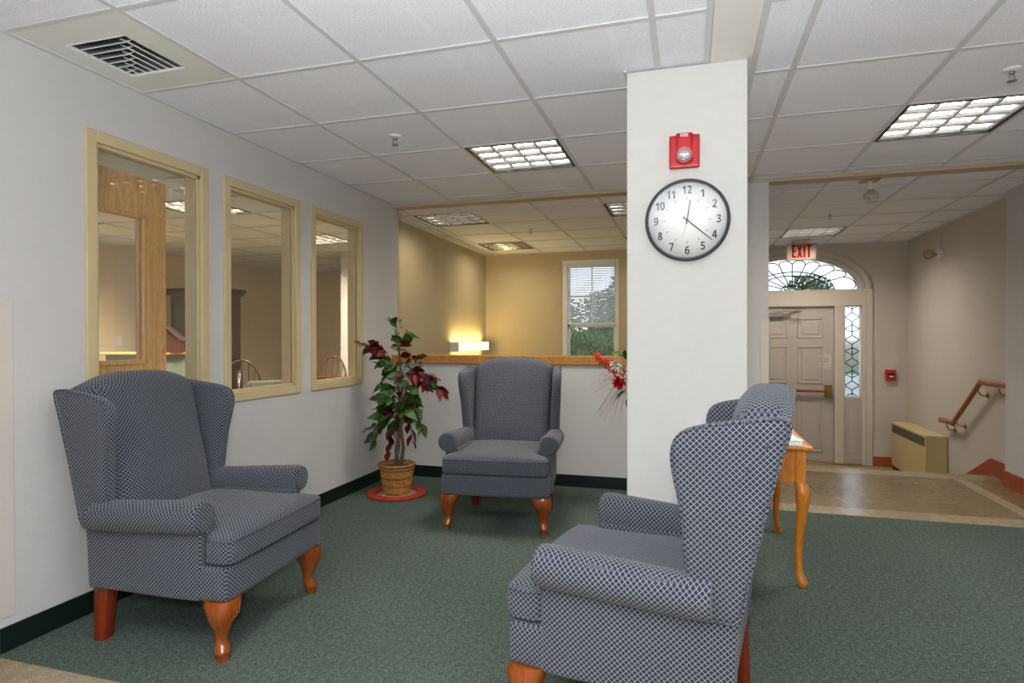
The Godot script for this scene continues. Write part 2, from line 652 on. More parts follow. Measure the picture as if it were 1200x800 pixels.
# ---------------------------------------------------------------- ceiling
func ceiling_grid(node: Node3D, xs: Array, zs: Array, skip: Array) -> void:
	var cache := {}
	for i in xs.size() - 1:
		for j in zs.size() - 1:
			var x0: float = xs[i]
			var x1: float = xs[i + 1]
			var z0: float = zs[j + 1]
			var z1: float = zs[j]
			var c := Vector2((x0 + x1) * 0.5, (z0 + z1) * 0.5)
			var hit := false
			for s in skip:
				if absf(c.x - s.x) < 0.2 and absf(c.y - s.y) < 0.2:
					hit = true
			if hit:
				continue
			var key := "%.3f_%.3f" % [x1 - x0, z1 - z0]
			if not cache.has(key):
				var g := Geo.new()
				g.box(Vector3(0, 0.008, 0), Vector3(x1 - x0 - 0.004, 0.016, z1 - z0 - 0.004), 0.002)
				cache[key] = g.mesh()
			var o := part(node, "ceiling_tile", cache[key], M.board)
			o.position = Vector3(c.x, CEIL + 0.007, c.y)
	for i in xs.size():
		var edge := i == 0 or i == xs.size() - 1
		var g := Geo.new()
		g.box(Vector3(0, 0, 0), Vector3(0.024, 0.006, zs[0] - zs[-1]), 0.001)
		var o := part(node, "grid_bar", g, M.grid)
		o.position = Vector3(xs[i] + (0.0 if not edge else (0.012 if i == 0 else -0.012)), CEIL + 0.003, (zs[0] + zs[-1]) * 0.5)
	for j in zs.size():
		var edge := j == 0 or j == zs.size() - 1
		var g := Geo.new()
		g.box(Vector3(0, 0, 0), Vector3(xs[-1] - xs[0], 0.0054, 0.024), 0.001)
		var o := part(node, "grid_bar", g, M.grid)
		o.position = Vector3((xs[0] + xs[-1]) * 0.5, CEIL + 0.0032, zs[j] + (0.0 if not edge else (-0.012 if j == 0 else 0.012)))

func troffer(x: float, z: float, label: String, energy := TROFFER_ENERGY, color := Color(1.0, 0.97, 0.92)) -> void:
	var t := thing("ceiling_light", label, "ceiling light", Vector3(x, CEIL, z), 0.0, "recessed louvred ceiling lights")
	var w := 0.292
	var g := Geo.new()
	g.span(Vector3(-w, 0.115, -w), Vector3(w, 0.12, w))
	g.span(Vector3(-w, 0.0, -w), Vector3(-w + 0.004, 0.115, w))
	g.span(Vector3(w - 0.004, 0.0, -w), Vector3(w, 0.115, w))
	g.span(Vector3(-w, 0.0, -w), Vector3(w, 0.115, -w + 0.004))
	g.span(Vector3(-w, 0.0, w - 0.004), Vector3(w, 0.115, w))
	part(t, "housing", g, M.white)
	g = Geo.new()
	for s in [-1, 1]:
		g.span(Vector3(s * 0.296, -0.002, -0.296), Vector3(s * 0.280, 0.006, 0.296), 0.001)
		g.span(Vector3(-0.280, -0.002, s * 0.296), Vector3(0.280, 0.006, s * 0.280), 0.001)
	part(t, "frame", g, M.dark)
	for k in 5:
		var q := -0.276 + 0.138 * k
		var half := k == 0 or k == 4
		for ax in 2:
			g = Geo.new()
			var rings := []
			for e in [-0.276, 0.276]:
				var ring := PackedVector3Array()
				for c in [[0.0015, 0.002], [0.004, 0.022], [0.014, 0.042], [-0.014, 0.042], [-0.004, 0.022], [-0.0015, 0.002]]:
					var off: float = c[0]
					ring.append(Vector3(q + off, c[1] + 0.002 * ax, e) if ax == 0 else Vector3(e, c[1] + 0.002 * ax, q + off))
				rings.append(ring)
			g.loft(rings)
			if not half or true:
				part(t, "louvre_blade", g, M.louvre)
	for s in [-0.14, 0.14]:
		g = Geo.new()
		g.tube([Vector3(-0.25, 0.075, s - 0.045), Vector3(0.2, 0.075, s - 0.045), Vector3(0.237, 0.075, s - 0.03), Vector3(0.25, 0.075, s), Vector3(0.237, 0.075, s + 0.03), Vector3(0.2, 0.075, s + 0.045), Vector3(-0.25, 0.075, s + 0.045)], 0.013, 8)
		part(t, "lamp_tube", g, M.tube)
	area(t, Vector3(0, 0.055, 0), Vector2(0.54, 0.54), energy, color, Vector3(-PI / 2, 0, 0))

func sprinkler(x: float, z: float, label: String) -> void:
	var t := thing("sprinkler_head", label, "sprinkler", Vector3(x, CEIL + 0.005, z), 0.4, "ceiling sprinkler heads")
	var g := Geo.new()
	g.lathe([[0.0, 0.0], [0.036, 0.0], [0.034, -0.006], [0.014, -0.010], [0.0, -0.010]], 18)
	part(t, "escutcheon", g, M.white)
	g = Geo.new()
	g.lathe([[0.0, -0.008], [0.011, -0.008], [0.011, -0.022], [0.007, -0.024], [0.0, -0.024]], 10)
	for s in [-1, 1]:
		g.tube([Vector3(s * 0.009, -0.022, 0), Vector3(s * 0.015, -0.036, 0), Vector3(s * 0.003, -0.052, 0)], 0.0025, 6)
	part(t, "frame_arms", g, M.steel)
	g = Geo.new()
	g.lathe([[0.0, -0.051], [0.017, -0.051], [0.019, -0.054], [0.0, -0.054]], 14)
	part(t, "deflector", g, M.steel)

func make_ceiling() -> void:
	var front := setting("ceiling", "suspended ceiling of white square tiles above the sitting area", "ceiling")
	var zs := [2.2, 1.364, 0.754, 0.144, -0.466, -1.076, -1.686, -2.296, -2.906, -3.516, -4.126, -4.736, -4.86]
	var skip := [Vector2(-1.053, -3.821), Vector2(1.35, -3.821), Vector2(-1.053, -0.161), Vector2(1.35, -0.161), Vector2(-2.254, -1.991)]
	ceiling_grid(front, [-2.54, -1.968, -1.358, -0.748, -0.138, 0.078], zs, skip)
	ceiling_grid(front, [0.248, 0.43, 1.045, 1.655, 2.265, 2.45], zs, skip)
	ceiling_grid(front, [-4.4, -3.798, -3.188, -2.54], zs.slice(0, 7), [])
	var g := Geo.new()
	g.span(Vector3(0.079, CEIL - 0.001, 2.2), Vector3(0.247, CEIL + 0.03, -4.86))
	part(front, "plaster_strip", g, M.beam)
	g = Geo.new()
	g.span(Vector3(-4.6, CEIL + 0.14, 2.4), Vector3(2.7, CEIL + 0.24, -4.98))
	part(front, "roof_slab", g, M.white_soft)
	var back := setting("ceiling_back_room", "suspended tile ceiling of the yellow room beyond the half wall", "ceiling")
	ceiling_grid(back, [-2.81, -2.578, -1.968, -1.358, -0.748, -0.138, 0.20], [-4.98, -5.32, -5.93, -6.54, -7.15, -7.76, -8.2], [Vector2(-2.273, -5.625), Vector2(-2.273, -7.455), Vector2(-0.443, -5.625), Vector2(-0.443, -7.455)])
	g = Geo.new()
	g.span(Vector3(-2.95, CEIL + 0.14, -4.98), Vector3(0.26, CEIL + 0.24, -8.4))
	part(back, "roof_slab", g, M.white_soft)
	var hall := setting("ceiling_hall", "suspended tile ceiling of the entry hall", "ceiling")
	ceiling_grid(hall, [0.32, 0.43, 1.00, 1.61, 2.20, 2.55], [-4.98, -5.34, -5.95, -6.56, -7.17, -7.78, -8.5], [Vector2(1.305, -7.475)])
	g = Geo.new()
	g.span(Vector3(0.26, CEIL + 0.14, -4.98), Vector3(2.75, CEIL + 0.24, -8.7))
	part(hall, "roof_slab", g, M.white_soft)
	var dining := setting("ceiling_dining", "suspended tile ceiling of the room behind the interior windows", "ceiling")
	var dx := []
	var dz := []
	for k in 8:
		dx.append(-7.0 + 0.61 * k)
	dx.append(-2.64)
	for k in 13:
		dz.append(-1.74 - 0.61 * k)
	dz.append(-9.4)
	ceiling_grid(dining, dx, dz, [Vector2(-4.255, -4.485), Vector2(-4.255, -6.315), Vector2(-6.085, -4.485)])
	g = Geo.new()
	g.span(Vector3(-7.2, CEIL + 0.14, -1.74), Vector3(-2.60, CEIL + 0.24, -9.6))
	part(dining, "roof_slab", g, M.white_soft)

	troffer(-1.053, -3.821, "louvred square ceiling light above the middle wing chair")
	troffer(1.35, -3.821, "louvred square ceiling light right of the clock pillar, in front of the hall opening")
	troffer(-1.053, -0.161, "louvred square ceiling light behind the viewer, left")
	troffer(1.35, -0.161, "louvred square ceiling light behind the viewer, right")
	var warm := Color(1.0, 0.93, 0.82)
	troffer(-2.273, -5.625, "louvred ceiling light just past the header in the yellow room, leftmost", 0.9, warm)
	troffer(-2.273, -7.455, "small louvred ceiling light deepest in the yellow room, above the wall lamp", 0.9, warm)
	troffer(-0.443, -5.625, "louvred ceiling light in the yellow room cut off by the pillar", 0.9, warm)
	troffer(-0.443, -7.455, "louvred ceiling light in the yellow room hidden behind the pillar", 0.9, warm)
	troffer(1.305, -7.475, "louvred ceiling light above the exit sign in the entry hall", 4.2, Color(1.0, 0.96, 0.90))
	troffer(-4.255, -4.485, "louvred ceiling light seen through the first two interior windows", 13.0, warm)
	troffer(-4.255, -6.315, "bright louvred ceiling light seen through the third interior window", 13.0, warm)
	troffer(-6.085, -4.485, "louvred ceiling light deep in the room behind the oak door", 13.0, warm)
	sprinkler(-1.656, -3.205, "small sprinkler head on the ceiling tile left of the middle light")
	sprinkler(1.355, -3.188, "white sprinkler head near the ceiling light at the right edge")
	sprinkler(-1.656, -6.33, "tiny sprinkler head on the yellow room ceiling")
	sprinkler(1.27, -6.4, "tiny sprinkler head on the hall ceiling before the hall light")

	# supply air diffuser in its grey panel
	var t := thing("air_diffuser", "grey square ceiling panel with a white angled air grille", "air vent", Vector3(-2.253, CEIL, -1.991))
	g = Geo.new()
	var o := 0.150
	var cx := -0.012
	g.span(Vector3(-0.278, 0.003, -0.296), Vector3(cx - o, 0.015, 0.296))
	g.span(Vector3(cx + o, 0.003, -0.296), Vector3(0.278, 0.015, 0.296))
	g.span(Vector3(cx - o, 0.003, -0.296), Vector3(cx + o, 0.015, -o))
	g.span(Vector3(cx - o, 0.003, o), Vector3(cx + o, 0.015, 0.296))
	part(t, "panel", g, M.panel_grey)
	g = Geo.new()
	g.span(Vector3(cx - o, 0.07, -o), Vector3(cx + o, 0.075, o))
	g.span(Vector3(cx - o - 0.004, 0.015, -o - 0.004), Vector3(cx - o, 0.075, o))
	g.span(Vector3(cx + o, 0.015, -o), Vector3(cx + o + 0.004, 0.075, o))
	g.span(Vector3(cx - o, 0.015, -o - 0.004), Vector3(cx + o, 0.075, -o))
	g.span(Vector3(cx - o, 0.015, o), Vector3(cx + o, 0.075, o + 0.004))
	part(t, "plenum", g, flat(Color(0.30, 0.30, 0.30), 0.8))
	for k in 7:
		var d := 0.002 + k * 0.0425
		var len := 2.0 * o - d
		g = Geo.new()
		var tilt := deg_to_rad(38)
		g.box(Vector3.ZERO, Vector3(len, 0.003, 0.050), 0.0, Transform3D(Basis(Vector3.RIGHT, tilt), Vector3(cx - o + len * 0.5, 0.016, o - d - 0.014)))
		g.box(Vector3.ZERO, Vector3(0.036, 0.003, len), 0.0, Transform3D(Basis(Vector3.BACK, -tilt * 0.6), Vector3(cx + o - d - 0.014, 0.016, -o + len * 0.5)))
		part(t, "louvre_blade", g, M.white)

# ---------------------------------------------------------------- walls and floors
func wall(called: String, label: String, a: Vector3, b: Vector3, m: Material) -> void:
	var g := Geo.new()
	g.span(a, b)
	setting_mesh(called, label, "wall", g, m)

func board_base(called: String, label: String, a: Vector3, b: Vector3, m: Material) -> void:
	var g := Geo.new()
	g.span(a, b, 0.003)
	setting_mesh(called, label, "baseboard", g, m)

const WIN := [[-2.013, -2.717], [-2.830, -3.530], [-3.652, -4.350]]
const WY0 := 0.842
const WY1 := 2.135
const WF := 0.052
const WO := 0.03

func make_shell() -> void:
	# floors
	var g := Geo.new()
	g.span(Vector3(-2.54, -0.10, -1.65), Vector3(2.45, 0.0, -4.60))
	g.span(Vector3(-2.54, -0.10, -4.60), Vector3(0.55, 0.0, -4.90))
	setting_mesh("floor", "green flecked carpet of the sitting area", "floor", g, M.carpet)
	g = Geo.new()
	g.span(Vector3(-2.81, -0.10, -4.98), Vector3(0.20, 0.0, -8.2))
	setting_mesh("floor_back_room", "carpet of the yellow room beyond the half wall", "floor", g, M.carpet2)
	g = Geo.new()
	g.span(Vector3(-7.0, -0.10, -1.74), Vector3(-2.64, 0.0, -9.4))
	setting_mesh("floor_dining", "carpet of the room behind the interior windows", "floor", g, M.carpet2)
	# corridor floor of square tiles, nearest rows singly
	var f := setting("floor_corridor", "beige square tile floor at the bottom left corner", "floor")
	g = Geo.new()
	g.span(Vector3(-4.4, -0.10, 2.2), Vector3(2.45, -0.004, -1.65))
	part(f, "screed", g, M.grout)
	var tile := Geo.new()
	tile.box(Vector3(0, -0.004, 0), Vector3(0.3025, 0.008, 0.3025), 0.0015)
	var tm := tile.mesh()
	for i in 22:
		for j in 12:
			var o := part(f, "tile", tm, M.vinyl if (i * 7 + j * 3) % 5 else M.vinyl2)
			o.position = Vector3(-4.24 + i * 0.305, 0.0, -1.4975 + j * 0.305)
	# hall landing
	f = setting("floor_landing", "speckled tan tile landing with a lighter border before the entry steps", "floor")
	g = Geo.new()
	g.span(Vector3(0.32, -0.40, -4.60), Vector3(2.55, -0.004, -6.23))
	part(f, "slab", g, M.grout)
	var bt := Geo.new()
	bt.box(Vector3(0, -0.004, 0), Vector3(0.3045, 0.008, 0.198), 0.001)
	var bm := bt.mesh()
	for i in 8:
		if 0.32 + 0.1525 + i * 0.305 < 2.55:
			for zc in [-4.70, -6.13]:
				var o := part(f, "border_tile", bm, M.vinyl if i % 3 else M.vinyl2)
				o.position = Vector3(0.32 + 0.1525 + i * 0.305, 0, zc)
	var ft := Geo.new()
	ft.box(Vector3(0, -0.004, 0), Vector3(0.3045, 0.008, 0.3065), 0.001)
	var fm := ft.mesh()
	for i in 6:
		for j in 4:
			var o := part(f, "field_tile", fm, M.vinyl_dark if (i * 3 + j * 2) % 4 else M.vinyl_dark2)
			o.position = Vector3(0.32 + 0.1525 + i * 0.305, 0, -4.80 - 0.154 - j * 0.3075)
	var st := Geo.new()
	st.box(Vector3(0, -0.004, 0), Vector3(0.09, 0.008, 1.23), 0.001)
	part(f, "border_strip", st, M.vinyl).position = Vector3(2.197, 0, -5.415)
	st = Geo.new()
	st.box(Vector3(0, -0.004, 0), Vector3(0.305, 0.008, 1.23), 0.001)
	part(f, "edge_strip", st, M.vinyl_dark).position = Vector3(2.396, 0, -5.415)
	g = Geo.new()
	g.span(Vector3(0.32, -0.03, -6.228), Vector3(2.55, 0.002, -6.255), 0.004)
	part(f, "nosing", g, M.vinyl2)
	var s := setting("stair", "low steps from the landing down to the entry door", "stairs")
	g = Geo.new()
	g.span(Vector3(0.32, -0.40, -6.23), Vector3(2.55, -0.195, -6.53), 0.004)
	part(s, "step", g, M.vinyl_dark)
	g = Geo.new()
	g.span(Vector3(0.32, -0.50, -6.53), Vector3(2.55, -0.39, -8.5))
	setting_mesh("floor_entry", "lower tile floor in front of the entry door", "floor", g, M.vinyl)

	# left wall with three window openings
	g = Geo.new()
	var x0 := -2.64
	var x1 := -2.54
	g.span(Vector3(x0, 0, -1.66), Vector3(x1, WY0 + WO, -4.98))
	g.span(Vector3(x0, WY1 - WO, -1.66), Vector3(x1, CEIL + 0.14, -4.98))
	var zz := -1.66
	for w in WIN:
		g.span(Vector3(x0, WY0 + WO, zz), Vector3(x1, WY1 - WO, w[0] - WO))
		zz = w[1] + WO
	g.span(Vector3(x0, WY0 + WO, zz), Vector3(x1, WY1 - WO, -4.98))
	setting_mesh("wall_left", "white left wall with three interior windows", "wall", g, M.white_wall)
	for k in 3:
		interior_window(k)
	board_base("baseboard_left", "dark green cove base along the left wall", Vector3(-2.54, 0, -1.66), Vector3(-2.532, 0.098, -4.86), M.cove_base)
	# half wall and header
	wall("wall_half", "white half wall behind the middle wing chair", Vector3(-2.54, 0, -4.86), Vector3(0.20, 0.988, -4.98), M.white_wall)
	board_base("baseboard_half", "dark green cove base along the half wall", Vector3(-2.54, 0, -4.86), Vector3(0.20, 0.098, -4.852), M.cove_base)
	g = Geo.new()
	g.span(Vector3(-2.54, 0.988, -4.835), Vector3(0.20, 1.061, -5.005), 0.006)
	setting_mesh("trim_cap", "oak cap on top of the half wall", "trim", g, M.oak_flat)
	g = Geo.new()
	g.span(Vector3(-2.54, CEIL - 0.022, -4.86), Vector3(2.55, CEIL + 0.14, -4.98))
	setting_mesh("trim_header", "thin cream header across the ceiling at the opening", "header", g, M.header)
	wall("wall_jamb", "narrow white wall end beside the hall opening", Vector3(0.20, 0, -4.86), Vector3(0.555, CEIL - 0.022, -4.98), M.white_wall)
	# pillar
	g = Geo.new()
	g.span(Vector3(-0.273, 0, -2.73), Vector3(0.229, CEIL - 0.001, -3.17), 0.004)
	setting_mesh("wall_pillar", "white square pillar carrying the clock and the fire strobe", "pillar", g, M.pillar_wall)
	for s2 in [-1, 1]:
		g = Geo.new()
		g.span(Vector3(-0.286 if s2 < 0 else 0.229, CEIL - 0.002, -2.72), Vector3(-0.273 if s2 < 0 else 0.242, CEIL + 0.012, -3.18), 0.001)
		setting_mesh("trim_pillar_angle", "grey metal angle where the pillar meets the ceiling, " + ("left side" if s2 < 0 else "right side"), "trim", g, M.grid)
	g = Geo.new()
	g.span(Vector3(-0.281, 0, -2.722), Vector3(0.237, 0.098, -3.178), 0.003)
	setting_mesh("baseboard_pillar", "dark green cove base round the pillar foot", "baseboard", g, M.cove_base)
	# corner guards
	guard("trim_guard", "white vinyl corner guard at the end of the left wall", Vector3(-2.54, 0.13, -1.66), 1, 1, 1.235)
	guard("trim_guard", "white vinyl corner guard on the wall end beside the hall opening", Vector3(0.555, 0.10, -4.86), 1, 1, 1.25)
	# back room
	wall("wall_back_room_left", "yellow left wall of the room beyond the half wall", Vector3(-2.93, 0, -4.98), Vector3(-2.81, CEIL + 0.14, -8.32), M.yellow_wall)
	wall("wall_back_room_return", "yellow wall return beside the left wall end", Vector3(-2.93, 0, -4.975), Vector3(-2.54, CEIL + 0.14, -4.985), M.yellow_wall)
	g = Geo.new()
	var wx0 := -1.70
	var wx1 := -0.93
	g.span(Vector3(-2.93, 0, -8.20), Vector3(wx0, CEIL + 0.14, -8.32))
	g.span(Vector3(wx1, 0, -8.20), Vector3(0.20, CEIL + 0.14, -8.32))
	g.span(Vector3(wx0, 0, -8.20), Vector3(wx1, 0.62, -8.32))
	g.span(Vector3(wx0, 2.27, -8.20), Vector3(wx1, CEIL + 0.14, -8.32))
	setting_mesh("wall_back_room_far", "yellow far wall with a double-hung window", "wall", g, M.yellow_wall)
	wall("wall_divider", "cream wall between the yellow room and the entry hall", Vector3(0.20, 0, -4.98), Vector3(0.32, CEIL + 0.14, -8.5), M.cream_wall)
	wall("wall_divider_foot", "cream wall below the landing on the hall's left side", Vector3(0.20, -0.5, -4.98), Vector3(0.32, 0, -8.5), M.cream_wall)
	# hall right side
	wall("wall_hall_right", "cream right wall of the entry hall above the stair", Vector3(2.55, -0.5, -5.85), Vector3(2.70, CEIL + 0.14, -8.62), M.cream_wall)
	wall("wall_right", "cream wall edge at the right of the landing", Vector3(2.45, -0.1, 2.2), Vector3(2.70, CEIL + 0.14, -5.85), M.white_wall)
	# rust coloured wooden base in the hall
	board_base("baseboard_right", "rust brown wooden base at the right edge of the landing", Vector3(2.436, 0, -4.60), Vector3(2.45, 0.13, -5.864), M.rust_wood)
	g = Geo.new()
	g.prism(PackedVector2Array([Vector2(5.85, 0), Vector2(5.85, 0.138), Vector2(6.33, 0.138), Vector2(6.98, -0.18), Vector2(7.2, -0.26), Vector2(8.5, -0.26), Vector2(8.5, -0.39), Vector2(6.54, -0.39), Vector2(6.54, -0.195), Vector2(6.26, -0.195), Vector2(6.26, 0)]), 0.014, Transform3D(Basis(Vector3(0, 0, -1), Vector3(0, 1, 0), Vector3(1, 0, 0)), Vector3(2.536, 0, 0)))
	setting_mesh("baseboard_stair", "rust brown wooden skirting stepping down beside the stair", "baseboard", g, M.rust_wood)
	board_base("baseboard_door", "rust brown wooden base right of the entry door", Vector3(2.165, -0.39, -8.5), Vector3(2.55, -0.27, -8.486), M.rust_wood)
	# behind the camera and dining room
	wall("wall_behind", "white wall behind the viewer", Vector3(-4.4, -0.1, 2.2), Vector3(2.7, CEIL + 0.14, 2.32), M.white_wall)
	wall("wall_corridor_end", "white end wall of the corridor left of the viewer", Vector3(-4.52, -0.1, 2.32), Vector3(-4.4, CEIL + 0.14, -1.66), M.white_wall)
	g = Geo.new()
	g.span(Vector3(-7.1, 0, -1.66), Vector3(-3.86, CEIL + 0.14, -1.74))
	g.span(Vector3(-2.91, 0, -1.66), Vector3(-2.64, CEIL + 0.14, -1.74))
	g.span(Vector3(-3.86, 2.12, -1.66), Vector3(-2.91, CEIL + 0.14, -1.74))
	setting_mesh("wall_corridor", "white corridor wall with the doorway of the oak door", "wall", g, M.white_wall)
	wall("wall_dining_side", "tan far side wall of the room behind the interior windows", Vector3(-7.12, 0, -1.74), Vector3(-7.0, CEIL + 0.14, -9.4), M.tan_wall)
	wall("wall_dining_far", "tan end wall of the room behind the interior windows", Vector3(-7.12, 0, -9.4), Vector3(-2.64, CEIL + 0.14, -9.52), M.tan_wall)
	wall("wall_dining_near", "tan wall backing on the yellow room", Vector3(-3.05, 0, -4.98), Vector3(-2.935, CEIL + 0.14, -9.4), M.tan_wall)
	wall("wall_dining_column", "narrow white column seen through the third interior window", Vector3(-4.60, 0, -7.30), Vector3(-4.48, CEIL, -7.42), M.white_wall)
	make_door_wall()
	back_window()

func guard(called: String, label: String, at: Vector3, sx: int, sz: int, h: float) -> void:
	var g := Geo.new()
	g.span(at + Vector3(-0.058 * sx, 0, 0), at + Vector3(0.004 * sx, h, 0.004 * sz), 0.0015)
	g.span(at + Vector3(0, 0, 0.004 * sz), at + Vector3(0.004 * sx, h, -0.058 * sz), 0.0015)
	setting_mesh(called, label, "trim", g, M.guard)

func interior_window(k: int) -> void:
	var z1: float = WIN[k][0]
	var z0: float = WIN[k][1]
	var names := ["nearest beige framed interior window, behind the left wing chair", "middle beige framed interior window of the left wall", "farthest beige framed interior window, beside the ficus"]
	var w := setting("window_%d" % (k + 1), names[k], "window")
	var xf := -2.528
	var xi := -2.648
	for e in 4:
		var g := Geo.new()
		match e:
			0:
				g.span(Vector3(xi, WY0, z0), Vector3(xf, WY1, z0 + WF), 0.003)
			1:
				g.span(Vector3(xi, WY0, z1 - WF), Vector3(xf, WY1, z1), 0.003)
			2:
				g.span(Vector3(xi, WY1 - WF, z0 + WF), Vector3(xf, WY1, z1 - WF), 0.003)
			3:
				g.span(Vector3(xi, WY0, z0 + WF), Vector3(xf, WY0 + WF, z1 - WF), 0.003)
		part(w, ["jamb", "jamb", "head", "sill"][e], g, M.casing)
	# glazing stops either side of the pane
	for e in 4:
		var g := Geo.new()
		var a := WY0 + WF
		var b := WY1 - WF
		for xs in [[-2.556, -2.544], [-2.578, -2.566]]:
			match e:
				0: g.span(Vector3(xs[0], a, z0 + WF), Vector3(xs[1], b, z0 + WF + 0.016), 0.001)
				1: g.span(Vector3(xs[0], a, z1 - WF - 0.016), Vector3(xs[1], b, z1 - WF), 0.001)
				2: g.span(Vector3(xs[0], b - 0.016, z0 + WF), Vector3(xs[1], b, z1 - WF), 0.001)
				3: g.span(Vector3(xs[0], a, z0 + WF), Vector3(xs[1], a + 0.016, z1 - WF), 0.001)
		part(w, "glazing_stop", g, M.casing)
	var g2 := Geo.new()
	g2.span(Vector3(-2.5612, WY0 + WF, z0 + WF), Vector3(-2.5608, WY1 - WF, z1 - WF))
	var pm := PlaneMesh.new()
	pm.orientation = PlaneMesh.FACE_X
	pm.size = Vector2(z1 - z0 - 2 * WF, WY1 - WY0 - 2 * WF)
	part(w, "pane", pm, M.pane).position = Vector3(-2.561, (WY0 + WY1) * 0.5, (z0 + z1) * 0.5)

# ---------------------------------------------------------------- entry door wall
const DX := 1.255
const DZ := -8.5
const FANY := 1.816
const FA := 0.762
const FB := 0.405

func make_door_wall() -> void:
	var g := Geo.new()
	var hw := 0.83           # half width of the whole opening
	g.span(Vector3(0.32, -0.5, DZ), Vector3(DX - hw, CEIL + 0.14, DZ - 0.12))
	g.span(Vector3(DX + hw, -0.5, DZ), Vector3(2.55, CEIL + 0.14, DZ - 0.12))
	var n := 24
	for i in n:
		var t0 := PI * i / n
		var t1 := PI * (i + 1) / n
		var poly := PackedVector2Array()
		poly.append(Vector2(DX + hw * cos(t0), FANY + 0.475 * sin(t0)))
		poly.append(Vector2(DX + hw * cos(t0), CEIL + 0.14))
		poly.append(Vector2(DX + hw * cos(t1), CEIL + 0.14))
		poly.append(Vector2(DX + hw * cos(t1), FANY + 0.475 * sin(t1)))
		g.prism(poly, 0.12, Transform3D(Basis.IDENTITY, Vector3(0, 0, DZ - 0.12)))
	setting_mesh("wall_door", "cream hall wall around the arched entry door", "wall", g, M.cream_wall)

	# casing: posts and arch, with the transom rail and mullions
	var c := setting("trim_entry", "cream arched casing, rail and mullions round the entry door", "door frame")
	for s in [-1, 1]:
		g = Geo.new()
		g.span(Vector3(DX + s * 0.79, -0.39, DZ - 0.10), Vector3(DX + s * 0.835, FANY, DZ + 0.02), 0.004)
		g.span(Vector3(DX + s * 0.835, -0.39, DZ), Vector3(DX + s * 0.915, FANY, DZ + 0.022), 0.006)
		part(c, "post", g, M.trim_cream)
		g = Geo.new()
		g.span(Vector3(DX + s * 0.485, -0.39, DZ - 0.10), Vector3(DX + s * 0.60, 1.61, DZ + 0.015), 0.006)
		part(c, "mullion", g, M.trim_cream)
		g = Geo.new()
		g.span(Vector3(DX + s * 0.60, -0.39, DZ - 0.08), Vector3(DX + s * 0.79, 0.46, DZ - 0.01), 0.004)
		g.span(Vector3(DX + s * 0.635, -0.25, DZ - 0.012), Vector3(DX + s * 0.755, 0.36, DZ - 0.002), 0.004)
		part(c, "lower_panel", g, M.door)
	g = Geo.new()
	g.span(Vector3(DX - 0.835, 1.605, DZ - 0.10), Vector3(DX + 0.835, FANY, DZ + 0.018), 0.006)
	part(c, "transom_rail", g, M.trim_cream)
	g = Geo.new()
	g.span(Vector3(DX - 0.80, -0.395, DZ - 0.10), Vector3(DX + 0.80, -0.375, DZ + 0.06), 0.004)
	part(c, "threshold", g, M.brass)
	for band in 2:
		g = Geo.new()
		var rings := []
		for i in n + 1:
			var th := PI * i / n
			var ca := cos(th)
			var sa := sin(th)
			var ring := PackedVector3Array()
			var ai: float = [FA, 0.83][band]
			var bi: float = [FB, 0.470][band]
			var ao: float = [0.838, 0.915][band]
			var bo: float = [0.478, 0.545][band]
			var zf: float = [DZ + 0.012, DZ + 0.022][band]
			var zb: float = [DZ - 0.10, DZ - 0.002][band]
			ring.append(Vector3(DX + ai * ca, FANY + bi * sa, zb))
			ring.append(Vector3(DX + ai * ca, FANY + bi * sa, zf))
			ring.append(Vector3(DX + ao * ca, FANY + bo * sa, zf))
			ring.append(Vector3(DX + ao * ca, FANY + bo * sa, zb))
			rings.append(ring)
		g.loft(rings)
		part(c, ["arch_frame", "arch_casing"][band], g, M.trim_cream)

	# fanlight
	var w := setting("window_4", "leaded half-round fanlight over the entry door", "window")
	g = Geo.new()
	var poly := PackedVector2Array()
	for i in n + 1:
		poly.append(Vector2(DX + (FA + 0.01) * cos(PI * i / n), FANY + (FB + 0.01) * sin(PI * i / n)))
	g.prism(poly, 0.004, Transform3D(Basis.IDENTITY, Vector3(0, 0, DZ - 0.05)))
	part(w, "pane", g, M.pane)
	var zc := DZ - 0.042
	for e in [[0.136, 0.056], [0.43, 0.19], [0.49, 0.238]]:
		g = Geo.new()
		var path := []
		for i in 25:
			path.append(Vector3(DX + e[0] * cos(PI * i / 24.0), FANY + e[1] * sin(PI * i / 24.0), zc))
		g.tube(path, 0.008, 6)
		part(w, "lead_came", g, M.lead)
	var ends := []
	for td in [8, 28, 45, 62, 76.5, 90, 103.5, 118, 135, 152, 172]:
		var th := deg_to_rad(td)
		var q := Vector3(DX + 0.672 * cos(th), FANY + 0.338 * sin(th), zc)
		ends.append(q)
		if td > 10 and td < 170:
			g = Geo.new()
			g.tube([Vector3(DX + 0.136 * cos(th), FANY + 0.056 * sin(th), zc), q], 0.0075, 6)
			part(w, "lead_came", g, M.lead)
	ends[0] = Vector3(DX + 0.70, FANY + 0.012, zc)
	ends[-1] = Vector3(DX - 0.70, FANY + 0.012, zc)
	for i in ends.size() - 1:
		var a: Vector3 = ends[i]
		var b: Vector3 = ends[i + 1]
		var m := (a + b) * 0.5 - Vector3(DX, FANY, zc)
		var k := m / Vector3(FA - 0.02, FB - 0.02, 1)
		var lift := m * (1.0 / maxf(0.2, Vector2(k.x, k.y).length()))
		var ctl := Vector3(DX, FANY, zc) + m + (lift - m) * 2.0
		ctl.z = zc
		var path := []
		for j in 11:
			var f := j / 10.0
			var out := a.lerp(b, f)
			var bulge := sqrt(maxf(0.0, 1.0 - pow(2.0 * f - 1.0, 2.0)))
			out += (Vector3(DX, FANY, zc) + lift - (a + b) * 0.5) * bulge * Vector3(1, 1, 0)
			path.append(out)
		g = Geo.new()
		g.tube(path, 0.0075, 6)
		part(w, "lead_came", g, M.lead)

